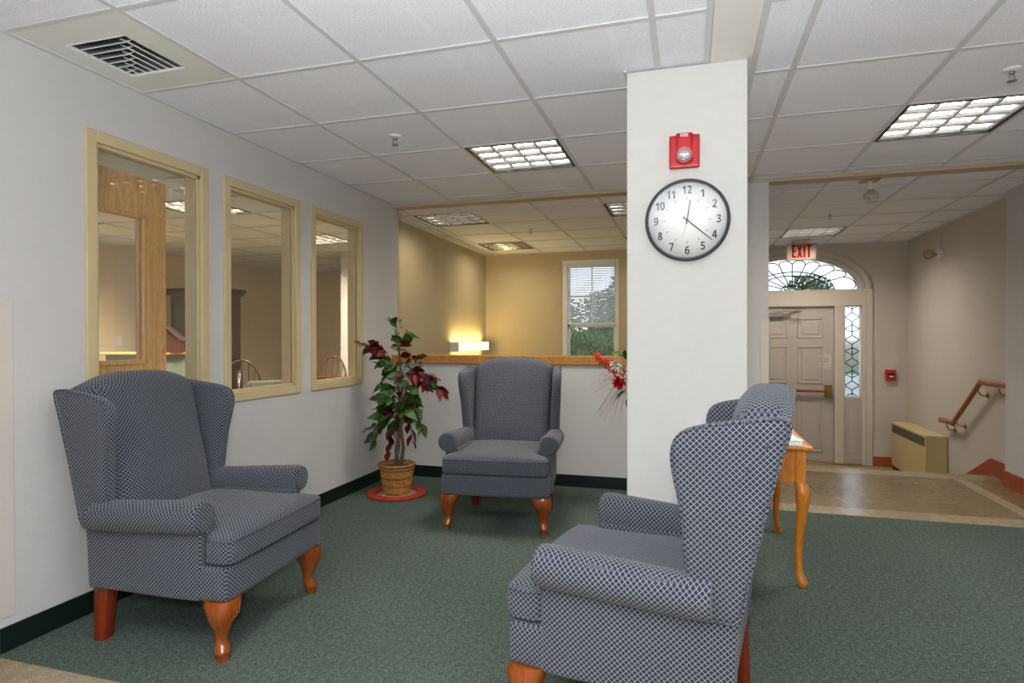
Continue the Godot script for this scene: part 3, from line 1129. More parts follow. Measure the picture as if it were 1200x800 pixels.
	# sidelights
	for s in [1, -1]:
		var sw := setting("window_5" if s > 0 else "window_6", "narrow leaded sidelight %s of the entry door" % ("right" if s > 0 else "left"), "window")
		var xa: float = DX + s * 0.695 - 0.095
		var xb: float = DX + s * 0.695 + 0.095
		var ya := 0.46
		var yb := 1.61
		var fr := Geo.new()
		fr.span(Vector3(xa, ya, DZ - 0.07), Vector3(xa + 0.014, yb, DZ - 0.03))
		fr.span(Vector3(xb - 0.014, ya, DZ - 0.07), Vector3(xb, yb, DZ - 0.03))
		fr.span(Vector3(xa, ya, DZ - 0.07), Vector3(xb, ya + 0.014, DZ - 0.03))
		fr.span(Vector3(xa, yb - 0.014, DZ - 0.07), Vector3(xb, yb, DZ - 0.03))
		part(sw, "sash", fr, M.white)
		g = Geo.new()
		g.span(Vector3(xa, ya, DZ - 0.052), Vector3(xb, yb, DZ - 0.048))
		part(sw, "pane", g, M.pane)
		var xm: float = (xa + xb) * 0.5
		var hh := (yb - ya) / 4.0
		for k in 4:
			var y0 := ya + k * hh
			for seg in [[0, 0.30, 0, 0.0], [-1, 0.5, 0, 0.30], [1, 0.5, 0, 0.30], [-1, 0.5, 0, 0.70], [1, 0.5, 0, 0.70], [0, 0.70, 0, 1.0], [-1, 0.0, 0, 0.16], [1, 0.0, 0, 0.16], [-1, 1.0, 0, 0.84], [1, 1.0, 0, 0.84]]:
				g = Geo.new()
				g.tube([Vector3(xm + seg[0] * 0.082, y0 + seg[1] * hh, zc), Vector3(xm + seg[2] * 0.082, y0 + seg[3] * hh, zc)], 0.006, 5)
				part(sw, "lead_came", g, M.lead)

	# door leaf
	var d := setting("door_1", "cream six-panel entry door with a red push bar", "door")
	g = Geo.new()
	g.span(Vector3(DX - 0.482, -0.372, DZ - 0.065), Vector3(DX + 0.482, 1.602, DZ - 0.022), 0.003)
	part(d, "leaf", g, M.door)
	for row in [[1.20, 1.46], [0.62, 1.10], [-0.25, 0.42]]:
		for s in [-1, 1]:
			g = Geo.new()
			var xa: float = DX + s * 0.06
			var xb: float = DX + s * 0.36
			for q in [[xa, row[0], xb, row[0] + 0.02], [xa, row[1] - 0.02, xb, row[1]], [xa, row[0], xa + s * 0.02, row[1]], [xb - s * 0.02, row[0], xb, row[1]]]:
				g.span(Vector3(q[0], q[1], DZ - 0.024), Vector3(q[2], q[3], DZ - 0.013), 0.003)
			g.span(Vector3(xa + s * 0.05, row[0] + 0.05, DZ - 0.024), Vector3(xb - s * 0.05, row[1] - 0.05, DZ - 0.015), 0.006)
			part(d, "raised_panel", g, M.door)
	var bar := Geo.new()
	bar.tube([Vector3(DX - 0.42, 0.53, DZ + 0.03), Vector3(DX + 0.40, 0.53, DZ + 0.03)], 0.017, 10)
	var pb := part(d, "push_bar", bar, flat(Color(0.55, 0.16, 0.10), 0.35), "red push bar")
	for s in [-1, 1]:
		g = Geo.new()
		g.span(Vector3(DX + s * 0.375, 0.445, DZ - 0.024), Vector3(DX + s * 0.455, 0.61, DZ + 0.035), 0.010)
		g.span(Vector3(DX + s * 0.375, 0.49, DZ + 0.03), Vector3(DX + s * 0.445, 0.565, DZ + 0.055), 0.008)
		part(pb, "end_bracket", g, M.brass)
	g = Geo.new()
	g.span(Vector3(DX - 0.37, 1.47, DZ - 0.022), Vector3(DX - 0.10, 1.525, DZ + 0.035), 0.008)
	var cl := part(d, "door_closer", g, M.steel, "grey door closer")
	g = Geo.new()
	g.box(Vector3.ZERO, Vector3(0.34, 0.012, 0.022), 0.002, Transform3D(Basis(Vector3.UP, -0.35), Vector3(DX - 0.06, 1.545, DZ + 0.06)))
	g.box(Vector3.ZERO, Vector3(0.24, 0.012, 0.022), 0.002, Transform3D(Basis(Vector3.UP, 0.3), Vector3(DX - 0.02, 1.575, DZ + 0.05)))
	part(cl, "closer_arm", g, M.steel)
	# notice taped on the door
	var nt := thing("paper_notice", "small white paper notice taped on the entry door", "notice", Vector3(1.61, 0.91, DZ - 0.021))
	g = Geo.new()
	g.span(Vector3(-0.10, -0.10, 0), Vector3(0.10, 0.08, 0.0012))
	part(nt, "sheet", g, flat(Color(0.72, 0.70, 0.665), 0.8))
	g = Geo.new()
	for k in 2:
		for q in 5:
			g.span(Vector3(-0.075 + q * 0.03, 0.02 - k * 0.03, 0.0013), Vector3(-0.052 + q * 0.03, 0.031 - k * 0.03, 0.0018))
	part(nt, "print", g, flat(Color(0.45, 0.44, 0.42), 0.8))

func back_window() -> void:
	var w := setting("window_7", "white double-hung window with a half-raised blind in the yellow room", "window")
	var x0 := -1.70
	var x1 := -0.93
	var y0 := 0.62
	var y1 := 2.27
	var z := -8.26
	for e in [[Vector3(x0, y0, z - 0.05), Vector3(x0 + 0.07, y1, z + 0.055), "jamb"], [Vector3(x1 - 0.035, y0, z - 0.05), Vector3(x1, y1, z + 0.055), "jamb"], [Vector3(x0 + 0.07, y1 - 0.06, z - 0.05), Vector3(x1 - 0.035, y1, z + 0.055), "head"], [Vector3(x0 + 0.07, y0, z - 0.05), Vector3(x1 - 0.035, y0 + 0.05, z + 0.055), "sill"]]:
		var g := Geo.new()
		g.span(e[0], e[1], 0.004)
		part(w, e[2], g, M.white)
	var ym := 1.37
	for sash in 2:
		var a: float = [ym - 0.02, y0 + 0.05][sash]
		var b: float = [y1 - 0.06, ym + 0.02][sash]
		var zc: float = [z - 0.02, z + 0.01][sash]
		var g := Geo.new()
		var sx0 := x0 + 0.07
		var sx1 := x1 - 0.035
		g.span(Vector3(sx0, a, zc - 0.014), Vector3(sx0 + 0.03, b, zc + 0.014), 0.002)
		g.span(Vector3(sx1 - 0.03, a, zc - 0.014), Vector3(sx1, b, zc + 0.014), 0.002)
		g.span(Vector3(sx0, a, zc - 0.014), Vector3(sx1, a + 0.035, zc + 0.014), 0.002)
		g.span(Vector3(sx0, b - 0.035, zc - 0.014), Vector3(sx1, b, zc + 0.014), 0.002)
		var s := part(w, "sash", g, M.white if sash else M.white)
		g = Geo.new()
		g.span(Vector3(sx0 + 0.02, a + 0.02, zc - 0.002), Vector3(sx1 - 0.02, b - 0.02, zc + 0.002))
		part(s, "pane", g, M.pane_tint)
		if sash == 0:
			g = Geo.new()
			g.span(Vector3((sx0 + sx1) * 0.5 - 0.008, a, zc - 0.008), Vector3((sx0 + sx1) * 0.5 + 0.008, b, zc + 0.008))
			part(s, "muntin", g, M.white)
			g = Geo.new()
			g.span(Vector3(sx0, (a + b) * 0.5 - 0.008, zc - 0.008), Vector3(sx1, (a + b) * 0.5 + 0.008, zc + 0.008))
			part(s, "muntin", g, M.white)
	# mini blind
	var bl := thing("mini_blind", "white slatted mini blind lowered over the upper sash", "blind", Vector3(-1.298, 0, -8.205))
	var g := Geo.new()
	g.span(Vector3(-0.325, 2.175, -0.02), Vector3(0.325, 2.208, 0.012), 0.002)
	part(bl, "head_rail", g, M.white)
	g = Geo.new()
	g.span(Vector3(-0.325, 1.392, -0.014), Vector3(0.325, 1.412, 0.008), 0.003)
	part(bl, "bottom_rail", g, M.white)
	var slat := Geo.new()
	slat.box(Vector3.ZERO, Vector3(0.645, 0.0008, 0.024), 0.0, Transform3D(Basis(Vector3.RIGHT, -0.5), Vector3.ZERO))
	var sm := slat.mesh()
	var y := 2.168
	while y > 1.42:
		part(bl, "slat", sm, M.blind).position = Vector3(0, y, -0.004)
		y -= 0.0225
	for x in [-0.2, 0.2]:
		g = Geo.new()
		g.tube([Vector3(x, 2.18, 0.009), Vector3(x, 1.40, 0.009)], 0.0012, 4)
		part(bl, "ladder_cord", g, M.white)
	g = Geo.new()
	g.tube([Vector3(0.29, 2.18, 0.013), Vector3(0.29, 1.62, 0.014)], 0.003, 5)
	part(bl, "tilt_wand", g, M.white)

# ---------------------------------------------------------------- wing chair
func back_z(y: float) -> float:
	if y < 0.47:
		return lerpf(-0.312, -0.337, clampf((y - 0.22) / 0.25, 0, 1))
	return lerpf(-0.337, -0.462, (y - 0.47) / 0.55)

func wing_chair() -> Node3D:
	var t := thing("wing_chair", "", "armchair", Vector3.ZERO, 0.0, "blue patterned wing chairs")
	var F: Material = M.fabric
	# seat rail across the front
	var g := Geo.new()
	g.slab(dense(rounded([Vector2(-0.342, 0.2225), Vector2(0.342, 0.2225), Vector2(0.342, 0.354), Vector2(-0.342, 0.354)], 0.026), 0.08), 0.17, 0.020, func(q, w): return Vector3(q.x, q.y, 0.247 + w - 0.012 * pow(q.x / 0.345, 4.0) * (1.0 if w > 0 else 0.0)))
	part(t, "seat_rail", g, F)
	g = Geo.new()
	g.span(Vector3(-0.28, 0.225, -0.30), Vector3(0.28, 0.36, 0.19))
	part(t, "seat_deck", g, F)
	for s in [-1, 1]:
		g = Geo.new()
		g.slab(dense(rounded([Vector2(-0.322, 0.222), Vector2(0.214, 0.222), Vector2(0.214, 0.50), Vector2(-0.10, 0.495), Vector2(-0.335, 0.474)], 0.018), 0.08), 0.085, 0.012, func(q, w): return Vector3(s * (0.3025 - 0.028 * clampf((0.1 - q.x) / 0.42, 0, 1) + w * 1.0), q.y, q.x))
		part(t, "side_panel", g, F)
	# T-shaped loose cushion
	g = Geo.new()
	var tpoly := dense(rounded([Vector2(-0.335, 0.336), Vector2(-0.335, 0.222), Vector2(-0.262, 0.205), Vector2(-0.255, -0.24), Vector2(0.255, -0.24), Vector2(0.262, 0.205), Vector2(0.335, 0.222), Vector2(0.335, 0.336)], 0.040), 0.05)
	var cush := func(q: Vector2, w: float) -> Vector3:
		var k := (1.0 - pow(absf(q.x) / 0.335, 3.0)) * (1.0 - pow(absf(q.y - 0.05) / 0.30, 4.0))
		var y := 0.412 + w + (0.036 * k if w > 0 else 0.0)
		var bow := 0.006 * (1.0 - pow(q.x / 0.335, 2.0)) * (1.0 if q.y > 0.2 else 0.0)
		return Vector3(q.x, y + 0.012 * clampf(-q.y * 2.0, -0.3, 0.6), q.y + bow)
	g.slab(tpoly, 0.108, 0.028, cush, 5, [0.9, 0.7, 0.45, 0.2])
	var cu := part(t, "seat_cushion", g, F)
	for w in [0.040, -0.040]:
		g = Geo.new()
		var path := []
		for q in tpoly:
			var c := Vector2(0, 0.05)
			path.append(cush.call(q, 0.0) + Vector3(0, w, 0) + Vector3(q.x - c.x, 0, q.y - c.y).normalized() * -0.003)
		g.tube(path, 0.0045, 6, true)
		part(cu, "piping", g, M.piping)
	# arms: rolled over the side panel
	for s in [-1, 1]:
		g = Geo.new()
		var rings := []
		var zl := [[0.219, 0.80], [0.216, 0.94], [0.205, 0.985], [0.185, 1.0], [0.10, 0.99], [0.0, 0.97], [-0.10, 0.95], [-0.20, 0.94], [-0.27, 0.93]]
		zl[0] = [0.222, 0.86]
		for q in zl:
			var ring := PackedVector3Array()
			var f := clampf((0.21 - q[0]) / 0.42, 0.0, 1.0)
			var r: float = 0.064 * q[1]
			var cy := 0.536 - 0.020 * f
			var cx := 0.331 - 0.012 * f
			ring.append(Vector3(s * (cx - r * 1.02), 0.40, q[0]))
			for k in 15:
				var th := PI - k * (PI * 1.42) / 14.0
				ring.append(Vector3(s * (cx + r * cos(th)), cy + r * sin(th), q[0]))
			ring.append(Vector3(s * 0.318, 0.475, q[0]))
			ring.append(Vector3(s * 0.312, 0.40, q[0]))
			rings.append(ring)
		g.loft(rings)
		var arm := part(t, "arm", g, F)
		g = Geo.new()
		g.slab(circle(0.050, 28, Vector2(s * 0.331, 0.536)), 0.012, 0.005, func(q, w): return Vector3(q.x, q.y, 0.222 + w + 0.004 * (1.0 - (q - Vector2(s * 0.331, 0.536)).length() / 0.05)))
		part(arm, "scroll_panel", g, F)
		g = Geo.new()
		var path := []
		for k in 26:
			var th := -0.5 * PI + TAU * k / 26.0
			path.append(Vector3(s * 0.331 + 0.051 * cos(th), 0.536 + 0.051 * sin(th), 0.225))
		g.tube(path, 0.004, 6, true)
		part(arm, "piping", g, M.piping)
	# wings
	for s in [-1, 1]:
		var prof := PackedVector2Array()
		var ctrl := [Vector2(-0.225, 0.462), Vector2(-0.205, 0.56), Vector2(-0.196, 0.66), Vector2(-0.188, 0.75), Vector2(-0.174, 0.83), Vector2(-0.166, 0.895), Vector2(-0.175, 0.942), Vector2(-0.205, 0.969), Vector2(-0.27, 0.986), Vector2(-0.36, 0.999), Vector2(-0.435, 1.008), Vector2(-0.460, 0.99), Vector2(-0.437, 0.90), Vector2(-0.400, 0.745), Vector2(-0.362, 0.58), Vector2(-0.335, 0.47), Vector2(-0.28, 0.462)]
		prof = smooth_poly(ctrl, 3)
		g = Geo.new()
		var wing := func(q: Vector2, w: float) -> Vector3:
			var f := clampf((q.x + 0.46) / 0.30, 0.0, 1.0)
			var h := clampf((q.y - 0.46) / 0.5, 0.0, 1.0)
			var x := 0.308 + 0.034 * f * f * h + 0.006 * h
			return Vector3(s * (x + w), q.y, q.x)
		g.slab(prof, 0.058, 0.024, wing, 5)
		var wg := part(t, "wing", g, F)
		g = Geo.new()
		var path := []
		for i in range(0, prof.size()):
			path.append(wing.call(prof[i] + (Vector2(-0.31, 0.73) - prof[i]).normalized() * 0.004, 0.022))
		g.tube(path, 0.0035, 5, true)
		part(wg, "piping", g, M.piping)
	# inside back with arched crown
	var bp := smooth_poly([Vector2(-0.252, 0.40), Vector2(0.0, 0.40), Vector2(0.252, 0.40), Vector2(0.262, 0.55), Vector2(0.268, 0.75), Vector2(0.278, 0.93), Vector2(0.272, 1.005), Vector2(0.21, 1.040), Vector2(0.11, 1.063), Vector2(0.0, 1.066), Vector2(-0.11, 1.063), Vector2(-0.21, 1.040), Vector2(-0.272, 1.005), Vector2(-0.278, 0.93), Vector2(-0.268, 0.75), Vector2(-0.262, 0.55)], 3)
	g = Geo.new()
	var backf := func(q: Vector2, w: float) -> Vector3:
		var k := (1.0 - pow(absf(q.x) / 0.29, 3.0))
		var z := back_z(q.y) + 0.068 + w
		if w > 0.0:
			z += 0.030 * k * (0.5 + 0.5 * sin(clampf((q.y - 0.42) / 0.62, 0, 1) * PI)) + 0.012 * k * exp(-pow((q.y - 0.60) / 0.09, 2.0))
		return Vector3(q.x, q.y, z)
	g.slab(bp, 0.132, 0.050, backf, 6, [0.92, 0.8, 0.62, 0.4, 0.2])
	part(t, "backrest", g, F)
	# outside back
	g = Geo.new()
	var ob := dense(rounded([Vector2(-0.300, 0.222), Vector2(0.300, 0.222), Vector2(0.325, 0.99), Vector2(0.20, 1.035), Vector2(0.0, 1.058), Vector2(-0.20, 1.03), Vector2(-0.325, 0.985)], 0.03), 0.08)
	g.slab(ob, 0.03, 0.012, func(q, w): return Vector3(q.x, q.y, back_z(q.y) + 0.013 + w))
	part(t, "outside_back", g, F)
	# front cabriole legs
	for s in [-1, 1]:
		g = Geo.new()
		var rings := []
		for q in [[0.226, 0.060, -0.012, -0.004], [0.205, 0.062, -0.008, 0.0], [0.180, 0.057, -0.002, 0.004], [0.150, 0.046, 0.006, 0.006], [0.120, 0.035, 0.003, 0.004], [0.090, 0.025, 0.0, 0.001], [0.070, 0.0215, 0.0, 0.001], [0.052, 0.027, 0.003, 0.004], [0.036, 0.031, 0.007, 0.009], [0.026, 0.031, 0.009, 0.011], [0.020, 0.024, 0.009, 0.012], [0.008, 0.026, 0.011, 0.014], [0.0, 0.023, 0.011, 0.014]]:
			var ring := PackedVector3Array()
			for k in 16:
				var th := TAU * k / 16.0
				var e := Vector2(cos(th), sin(th))
				var sq: float = lerpf(1.0, 1.0 / maxf(absf(e.x), absf(e.y)), clampf((q[0] - 0.12) / 0.3, 0.0, 0.35))
				ring.append(Vector3(s * (0.302 + q[2]) + e.x * q[1] * sq, q[0], 0.272 + q[3] + e.y * q[1] * sq))
			rings.append(ring)
		g.loft(rings)
		# carved shell on the knee
		for k in 3:
			var o := (k - 1) * 0.014
			g.tube([Vector3(s * 0.298 + o * 1.4, 0.205, 0.334), Vector3(s * 0.302 + o, 0.175, 0.337), Vector3(s * 0.306, 0.140, 0.318)], [0.002, 0.0045, 0.002], 6)
		part(t, "front_leg", g, M.cherry)
		g = Geo.new()
		var rr := []
		for q in [[0.226, 0.031, -0.284], [0.11, 0.029, -0.290], [0.0, 0.025, -0.300]]:
			var ring := PackedVector3Array()
			for c in [Vector2(-1, -0.85), Vector2(-0.85, -1), Vector2(0.85, -1), Vector2(1, -0.85), Vector2(1, 0.85), Vector2(0.85, 1), Vector2(-0.85, 1), Vector2(-1, 0.85)]:
				ring.append(Vector3(s * 0.268 + c.x * q[1], q[0], q[2] + c.y * q[1]))
			rr.append(ring)
		g.loft(rr)
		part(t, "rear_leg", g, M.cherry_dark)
	return t

func make_chairs() -> void:
	var a := wing_chair()
	a.set_meta("label", "blue patterned wing chair against the left wall, facing right")
	a.position = Vector3(-2.00, 0, -2.165)
	a.rotation.y = deg_to_rad(94.3)
	copy(a, "wing_chair", "blue patterned wing chair facing the viewer in front of the half wall", Vector3(-1.205, 0, -3.885), deg_to_rad(5.7))
	copy(a, "wing_chair", "nearest blue patterned wing chair, seen from the side before the pillar", Vector3(-0.162, 0, -2.041), deg_to_rad(-98.7))

# ---------------------------------------------------------------- pillar fittings
func text(parent: Node3D, called: String, words: String, size: float, at: Vector3, m: Material, squash := 1.0, bold := false) -> MeshInstance3D:
	var tm := TextMesh.new()
	tm.text = words
	var f := SystemFont.new()
	f.font_names = PackedStringArray(["Droid Sans"])
	f.font_weight = 700 if bold else 400
	tm.font = f
	tm.font_size = 64
	tm.pixel_size = size / 46.0
	tm.depth = 0.001
	tm.curve_step = 1.0
	var o := part(parent, called, tm, m)
	o.position = at
	o.scale.x = squash
	return o

func make_clock() -> void:
	var t := thing("wall_clock", "round black rimmed wall clock on the white pillar", "clock", Vector3(-0.016, 1.715, -2.73))
	var R := 0.176
	var up := Transform3D(Basis(Vector3.RIGHT, PI / 2), Vector3.ZERO)
	var g := Geo.new()
	g.lathe([[0.0, 0.0], [R - 0.012, 0.0], [R - 0.012, 0.012], [0.0, 0.012]], 56, up)
	part(t, "dial", g, M.face)
	g = Geo.new()
	var rings := []
	for k in 64:
		var th := TAU * k / 64.0
		var ring := PackedVector3Array()
		for c in [[R - 0.014, 0.0], [R, 0.0], [R + 0.001, 0.016], [R - 0.002, 0.030], [R - 0.008, 0.034], [R - 0.012, 0.030], [R - 0.0145, 0.018]]:
			ring.append(Vector3(cos(th) * c[0], sin(th) * c[0], c[1]))
		rings.append(ring)
	g.loft(rings, false, true)
	part(t, "rim", g, M.rim_grey)
	for h in 12:
		var th := PI / 2 - TAU * (h + 1) / 12.0
		text(t, "numeral", str(h + 1), 0.034, Vector3(cos(th) * 0.130, sin(th) * 0.130, 0.0128), M.ink, 0.80, true)
		g = Geo.new()
		g.box(Vector3.ZERO, Vector3(0.0022, 0.010, 0.0008), 0.0, Transform3D(Basis(Vector3.BACK, th - PI / 2), Vector3(cos(th) * 0.095, sin(th) * 0.095, 0.0126)))
		part(t, "hour_mark", g, M.ink)
	# hands: about twenty-two minutes past twelve
	var hand := func(ang: float, l: float, tail: float, wd: float, z: float) -> Geo:
		var q := Geo.new()
		q.prism(PackedVector2Array([Vector2(-wd, -tail), Vector2(wd, -tail), Vector2(wd * 0.5, l), Vector2(-wd * 0.5, l)]), 0.0012, Transform3D(Basis(Vector3.BACK, -ang), Vector3(0, 0, z)))
		return q
	part(t, "hour_hand", hand.call(deg_to_rad(9), 0.088, 0.018, 0.0035, 0.016), M.ink)
	part(t, "minute_hand", hand.call(deg_to_rad(131), 0.136, 0.022, 0.003, 0.0185), M.ink)
	part(t, "second_hand", hand.call(deg_to_rad(192), 0.070, 0.018, 0.0012, 0.021), M.red)
	g = Geo.new()
	g.lathe([[0.0, 0.012], [0.006, 0.012], [0.006, 0.0235], [0.0, 0.0235]], 14, up)
	part(t, "hub", g, M.ink)
	g = Geo.new()
	var disc := circle(R - 0.0125, 48)
	for k in 48:
		g.tri(Vector3(0, 0, 0.027), Vector3(disc[k].x, disc[k].y, 0.027), Vector3(disc[(k + 1) % 48].x, disc[(k + 1) % 48].y, 0.027))
	part(t, "cover_glass", g, M.pane)

func make_strobe() -> void:
	var t := thing("fire_strobe", "red fire alarm strobe with a clear lens above the clock", "fire alarm", Vector3(-0.027, 2.008, -2.73))
	var g := Geo.new()
	g.slab(rounded([Vector2(-0.063, -0.070), Vector2(0.063, -0.070), Vector2(0.063, 0.070), Vector2(-0.063, 0.070)], 0.008), 0.03, 0.006, func(q, w): return Vector3(q.x, q.y, w + 0.015), 3)
	part(t, "plate", g, M.red)
	g = Geo.new()
	g.slab(rounded([Vector2(-0.036, 0.072), Vector2(0.036, 0.072), Vector2(0.031, 0.0), Vector2(0.035, -0.045), Vector2(0.0, -0.062), Vector2(-0.035, -0.045), Vector2(-0.031, 0.0)], 0.010), 0.03, 0.010, func(q, w): return Vector3(q.x, q.y, w + 0.043), 3)
	part(t, "horn_body", g, M.red)
	text(t, "lettering", "FIRE", 0.013, Vector3(0, 0.059, 0.0585), M.white, 0.9, true)
	g = Geo.new()
	g.slab(circle(0.033, 24, Vector2(0, -0.026)), 0.03, 0.012, func(q, w): return Vector3(q.x, q.y, w + 0.066), 4)
	part(t, "strobe_lens", g, M.crystal)
	g = Geo.new()
	g.lathe([[0.0, 0.0], [0.026, 0.0], [0.022, 0.006], [0.010, 0.014], [0.0, 0.015]], 16, Transform3D(Basis(Vector3.RIGHT, PI / 2), Vector3(0, -0.026, 0.058)))
	part(t, "reflector", g, M.chrome)
	g = Geo.new()
	g.tube([Vector3(-0.018, -0.026, 0.074), Vector3(0.018, -0.026, 0.074)], 0.004, 8)
	part(t, "flash_tube", g, M.white)

# ---------------------------------------------------------------- ficus in a basket
func leaf_mesh(l: float, w: float, bend: float) -> ArrayMesh:
	var g := Geo.new()
	var rows := [[0.0, 0.03], [0.18, 0.55], [0.4, 1.0], [0.62, 0.85], [0.82, 0.42], [1.0, 0.02]]
	var a := []
	for r in rows:
		var y: float = r[0] * l
		var z: float = -bend * r[0] * r[0] * l
		a.append([Vector3(-r[1] * w, y, z + 0.10 * w * r[1]), Vector3(0, y, z - 0.12 * w * r[1]), Vector3(r[1] * w, y, z + 0.10 * w * r[1])])
	var s := g.fresh()
	for i in a.size() - 1:
		for k in 2:
			g.quad(a[i][k], a[i][k + 1], a[i + 1][k + 1], a[i + 1][k], s)
	g.start = g.p.size()
	return g.mesh()

func aim(at: Vector3, dir: Vector3, roll: float) -> Transform3D:
	var y := dir.normalized()
	var x := y.cross(Vector3.UP if absf(y.y) < 0.95 else Vector3.RIGHT).normalized()
	var z := x.cross(y).normalized()
	return Transform3D(Basis(x, y, z) * Basis(Vector3.UP, roll), at)

func make_ficus() -> void:
	rng.seed = 7
	var base := Vector3(-2.185, 0, -4.245)
	# round rag rug
	var r := thing("round_rug", "round red rag rug with a cream centre under the plant basket", "rug", base)
	var g := Geo.new()
	g.lathe([[0.0, 0.0], [0.152, 0.0], [0.152, 0.009], [0.0, 0.009]], 40)
	part(r, "centre", g, M.rug_cream)
	for k in 3:
		g = Geo.new()
		var path := []
		var rad := 0.168 + k * 0.024
		for i in 48:
			var th := TAU * i / 48.0
			path.append(Vector3(cos(th) * rad, 0.012, sin(th) * rad) + Vector3(0, 0.002 * sin(i * 2.7 + k), 0))
		g.tube(path, 0.0135, 8, true)
		part(r, "braid", g, M.rug_red)
	# basket
	var b := thing("wicker_basket", "woven wicker basket holding the ficus", "basket", base + Vector3(0, 0.010, 0))
	var bh := 0.225
	for k in 15:
		g = Geo.new()
		var path := []
		var f := (k + 0.5) / 15.0
		var rad := lerpf(0.088, 0.130, f)
		for i in 56:
			var th := TAU * i / 56.0
			path.append(Vector3(cos(th), 0, sin(th)) * (rad + 0.0045 * (1.0 if (i / 2 + k) % 2 else -1.0)) + Vector3(0, f * bh, 0))
		g.tube(path, 0.0075, 6, true)
		part(b, "woven_row", g, M.wicker if k % 4 else M.wicker_dark)
	g = Geo.new()
	var rim := []
	for i in 40:
		var th := TAU * i / 40.0
		rim.append(Vector3(cos(th) * 0.136, bh + 0.002 * sin(i * 2.0), sin(th) * 0.136))
	g.tube(rim, 0.011, 8, true)
	part(b, "rim", g, M.wicker_dark)
	g = Geo.new()
	g.lathe([[0.0, 0.0], [0.084, 0.0], [0.082, 0.008], [0.0, 0.008]], 24)
	part(b, "bottom", g, M.wicker)
	# plant
	var t := thing("ficus_plant", "artificial ficus with green and dark red leaves in the corner", "plant", base)
	g = Geo.new()
	g.lathe([[0.0, 0.02], [0.076, 0.02], [0.115, 0.205], [0.08, 0.222], [0.0, 0.228]], 24)
	part(t, "moss", g, M.moss)
	var trunk_a := [Vector3(0.005, 0.20, 0), Vector3(0.0, 0.34, 0.012), Vector3(0.03, 0.50, 0.0), Vector3(0.015, 0.66, -0.01), Vector3(0.05, 0.82, 0.0), Vector3(0.035, 1.0, 0.01), Vector3(0.01, 1.20, 0.0)]
	var trunk_b := [Vector3(0.035, 0.20, 0.01), Vector3(0.055, 0.36, 0.0), Vector3(0.045, 0.52, 0.02), Vector3(0.04, 0.70, 0.01), Vector3(0.02, 0.86, 0.02), Vector3(-0.03, 1.02, 0.0)]
	var trunk_c := [Vector3(-0.01, 0.20, 0.02), Vector3(0.03, 0.38, 0.03), Vector3(0.015, 0.54, 0.02), Vector3(0.05, 0.70, 0.02), Vector3(0.09, 0.84, 0.0)]
	for path in [trunk_a, trunk_b, trunk_c]:
		g = Geo.new()
		var rad := []
		for i in path.size():
			rad.append(lerpf(0.016, 0.007, float(i) / (path.size() - 1)))
		g.tube(path, rad, 8)
		part(t, "trunk", g, M.bark)
	var leaves := [leaf_mesh(0.062, 0.019, 0.25), leaf_mesh(0.072, 0.021, 0.45), leaf_mesh(0.056, 0.019, 0.1)]
	# sprays: start, end, leaf count, share of red
	var sprays := []
	sprays.append([Vector3(0.01, 1.12, 0), Vector3(0.0, 1.345, 0.01), 9, 0.0])
	sprays.append([Vector3(0.01, 1.05, 0), Vector3(0.10, 1.26, 0.02), 8, 0.0])
	sprays.append([Vector3(-0.02, 0.98, 0), Vector3(-0.27, 1.15, 0.05), 11, 0.95])
	sprays.append([Vector3(-0.02, 0.98, 0), Vector3(-0.16, 1.17, 0.06), 9, 0.9])
	sprays.append([Vector3(-0.02, 0.95, 0), Vector3(-0.24, 1.10, -0.02), 6, 0.2])
	sprays.append([Vector3(0.03, 0.98, 0), Vector3(0.06, 1.17, 0.05), 8, 0.5])
	sprays.append([Vector3(0.04, 0.92, 0), Vector3(0.22, 1.06, 0.05), 10, 0.9])
	sprays.append([Vector3(0.05, 0.90, 0), Vector3(0.36, 0.90, 0.06), 12, 0.95])
	sprays.append([Vector3(0.05, 0.86, 0), Vector3(0.38, 0.80, 0.0), 11, 0.9])
	sprays.append([Vector3(0.05, 0.84, 0), Vector3(0.24, 0.52, 0.05), 12, 0.15])
	sprays.append([Vector3(0.03, 0.75, 0), Vector3(0.17, 0.42, 0.06), 9, 0.8])
	sprays.append([Vector3(0.02, 0.72, 0), Vector3(-0.16, 0.42, 0.06), 8, 0.75])
	sprays.append([Vector3(0.02, 0.68, 0), Vector3(-0.04, 0.32, 0.07), 7, 0.95])
	for k in 20:
		var th := TAU * k / 20.0 * 1.9 + 0.3
		var h := 0.56 + 0.40 * (k % 7) / 6.0
		var reach := rng.randf_range(0.10, 0.25)
		var e := Vector3(cos(th) * reach, h + rng.randf_range(-0.06, 0.08), absf(sin(th)) * reach * (0.8 if k % 4 else -0.7))
		e.x = clampf(e.x, -0.29, 0.30)
		e.z = maxf(e.z, -0.40)
		sprays.append([Vector3(0.03, h - 0.04, 0), e, 8, 0.12])
	var budget := 296
